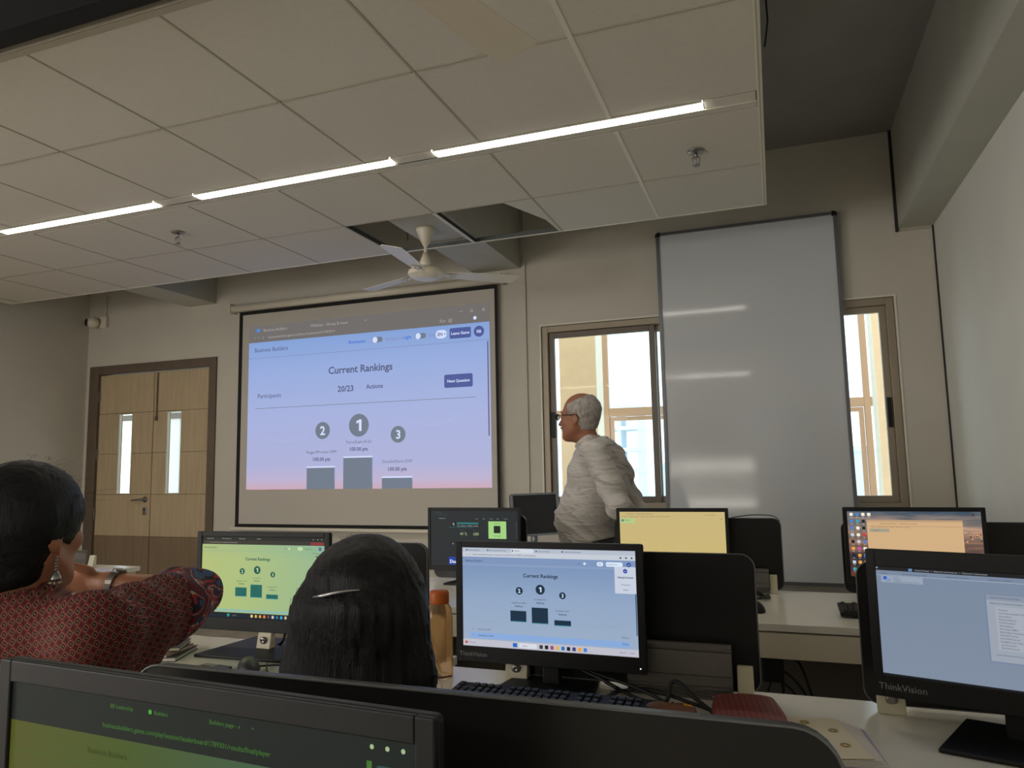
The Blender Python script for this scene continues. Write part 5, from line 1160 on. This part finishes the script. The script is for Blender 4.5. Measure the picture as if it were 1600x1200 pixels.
# woman with long straight hair, seen from behind
W2 = empty('person', (-.655, 1.04, 0), 0, 'seated person with long straight black hair held by a silver clip, seen from behind', 'person')
H2 = (.022, 0.01, 1.043); F2 = (-.12, 1.0)
def w2_torso(P, g=0.0):
    d = ell_sdf(P, (0, -.02, .74), (.155+g, .105+g, .19+g)); d = smin(d, seg_sdf(P, (-.15, -.01, .85), (.15, -.01, .85), .05+g, .05+g), .05)
    return smin(d, ell_sdf(P, (0, -.02, .54), (.17+g, .125+g, .12+g)), .06)
def w2_arms(P, g=0.0):
    d = None
    for s in (-1, 1):
        e = smin(seg_sdf(P, (s*.175, -.01, .84), (s*.20, .09, .64+.02), .042+g, .037+g), seg_sdf(P, (s*.20, .09, .66), (s*.13, .27, .765), .036+g, .024+g), .015); d = e if d is None else np.minimum(d, e)
    return d
def w2_body(P):
    d = head_sdf(hframe(P, H2, F2)/.95)*.95; d = smin(d, seg_sdf(P, (0, -.02, .86), (.005, -.01, .96), .046, .045), .03)
    d = smin(d, w2_torso(P, -.006), .03); d = smin(d, w2_arms(P), .02)
    for s in (-1, 1): d = smin(d, hand_sdf(P, (s*.13, .27, .765), (-s*.3, 1, .02), (0, 0, 1), .35, s, .9), .006)
    return smin(d, seat_legs(P, 0), .04)
soft('body', w2_body, (-.27, -.20, .0), (.27, .50, 1.18), .009, M_skin2, W2)
M_top2 = mat('dark_top', (36, 34, 42), .85)
lab(soft('top', lambda P: smax(smax(smax(smin(w2_torso(P, .012), smax(w2_arms(P, .012), P[..., 1]-.12, .01), .03)+folds(P, .003), -(P[..., 2]-.44), .01), P[..., 2]-.915, .01), -seg_sdf(P, (0, -.02, .86), (.005, -.01, .97), .056, .056), .005), (-.28, -.2, .42), (.28, .3, .95), .01, M_top2, W2), 'dark top')
def w2_hair(P):
    q = hframe(P, H2, F2)/.95; f, s, u_ = q[..., 0], q[..., 1], q[..., 2]
    d = hair_cap(q, .015)
    w_ = .108+.26*np.clip(.02-u_, 0, .30)-.35*np.clip(.02-u_-.10, 0, .3); ax_ = np.sqrt((s/np.maximum(w_, .02))**2+((f+.045)/(.072))**2)
    curt = (ax_-1)*.066; curt = smax(curt, u_-.045, .04); curt = smax(curt, -(u_+.27), .02)
    d = smin(d, curt, .05)
    face = ell_sdf(q, (.12, 0, -.06), (.085, .088, .13)); d = smax(d, -face, .012)
    ang = np.arctan2(s, f+.03)
    d = d+.0016*np.sin(58*ang+2.0*np.sin(14*u_))*np.clip(1.1-8*u_, .15, 1)+.0009*np.sin(131*ang)
    # hair drawn back to the clip: soft dip and rise
    d = d+.007*np.exp(-((u_-.060)/.016)**2)*np.clip(-f*12, 0, 1)*np.exp(-(s/.07)**2)-.005*np.exp(-((u_-.095)/.03)**2)*np.clip(-f*12+.5, 0, 1)
    return d*.95
lab(soft('hair', w2_hair, (-.20, -.20, .72), (.22, .17, 1.20), .0055, M_hair, W2), 'long straight black hair')
F2n = Vector((F2[0], F2[1], 0)).normalized(); S2 = Vector((-F2n.y, F2n.x, 0))
def h2(f, s, u_): return Vector(H2)+F2n*f*.95+S2*s*.95+Vector((0, 0, u_*.95))
cl = MB(); cl.tube([h2(-.121, .040, .050), h2(-.130, .020, .054), h2(-.1315, .0, .0585), h2(-.127, -.022, .0615), h2(-.119, -.038, .062)], [.0012, .0026, .0028, .0022, .001], mat('clip_silver', (190, 190, 192), .3, metal=.8), 8)
lab(cl.build('hair_clip', W2), 'silver hair clip')
rts = []
for k in range(150):
    s = random.choice((-1, 1)); u0 = random.uniform(-.16, .06); w_ = .105+.24*max(.02-u0, 0)-.35*max(.02-u0-.10, 0)
    f0 = random.uniform(-.09, -.0); p0 = h2(f0, s*(w_*.93), u0); L = random.uniform(.03, .12)
    rts.append([p0, p0+S2*s*random.uniform(.003, .012)-Vector((0, 0, L*.4)), p0+S2*s*random.uniform(.004, .022)-Vector((0, 0, L))])
for k in range(40):
    a = random.uniform(0, PI); p0 = h2(-.03, math.cos(a)*.088, .035+math.sin(a)*.095); rts.append([p0, p0+(S2*math.cos(a)+Vector((0, 0, 1))*math.sin(a))*random.uniform(.002, .009)+S2*.01, p0+S2*random.uniform(-.03, .03)+Vector((0, 0, random.uniform(-.004, .01)))])
strands('flyaway_hair', W2, rts, .0003)
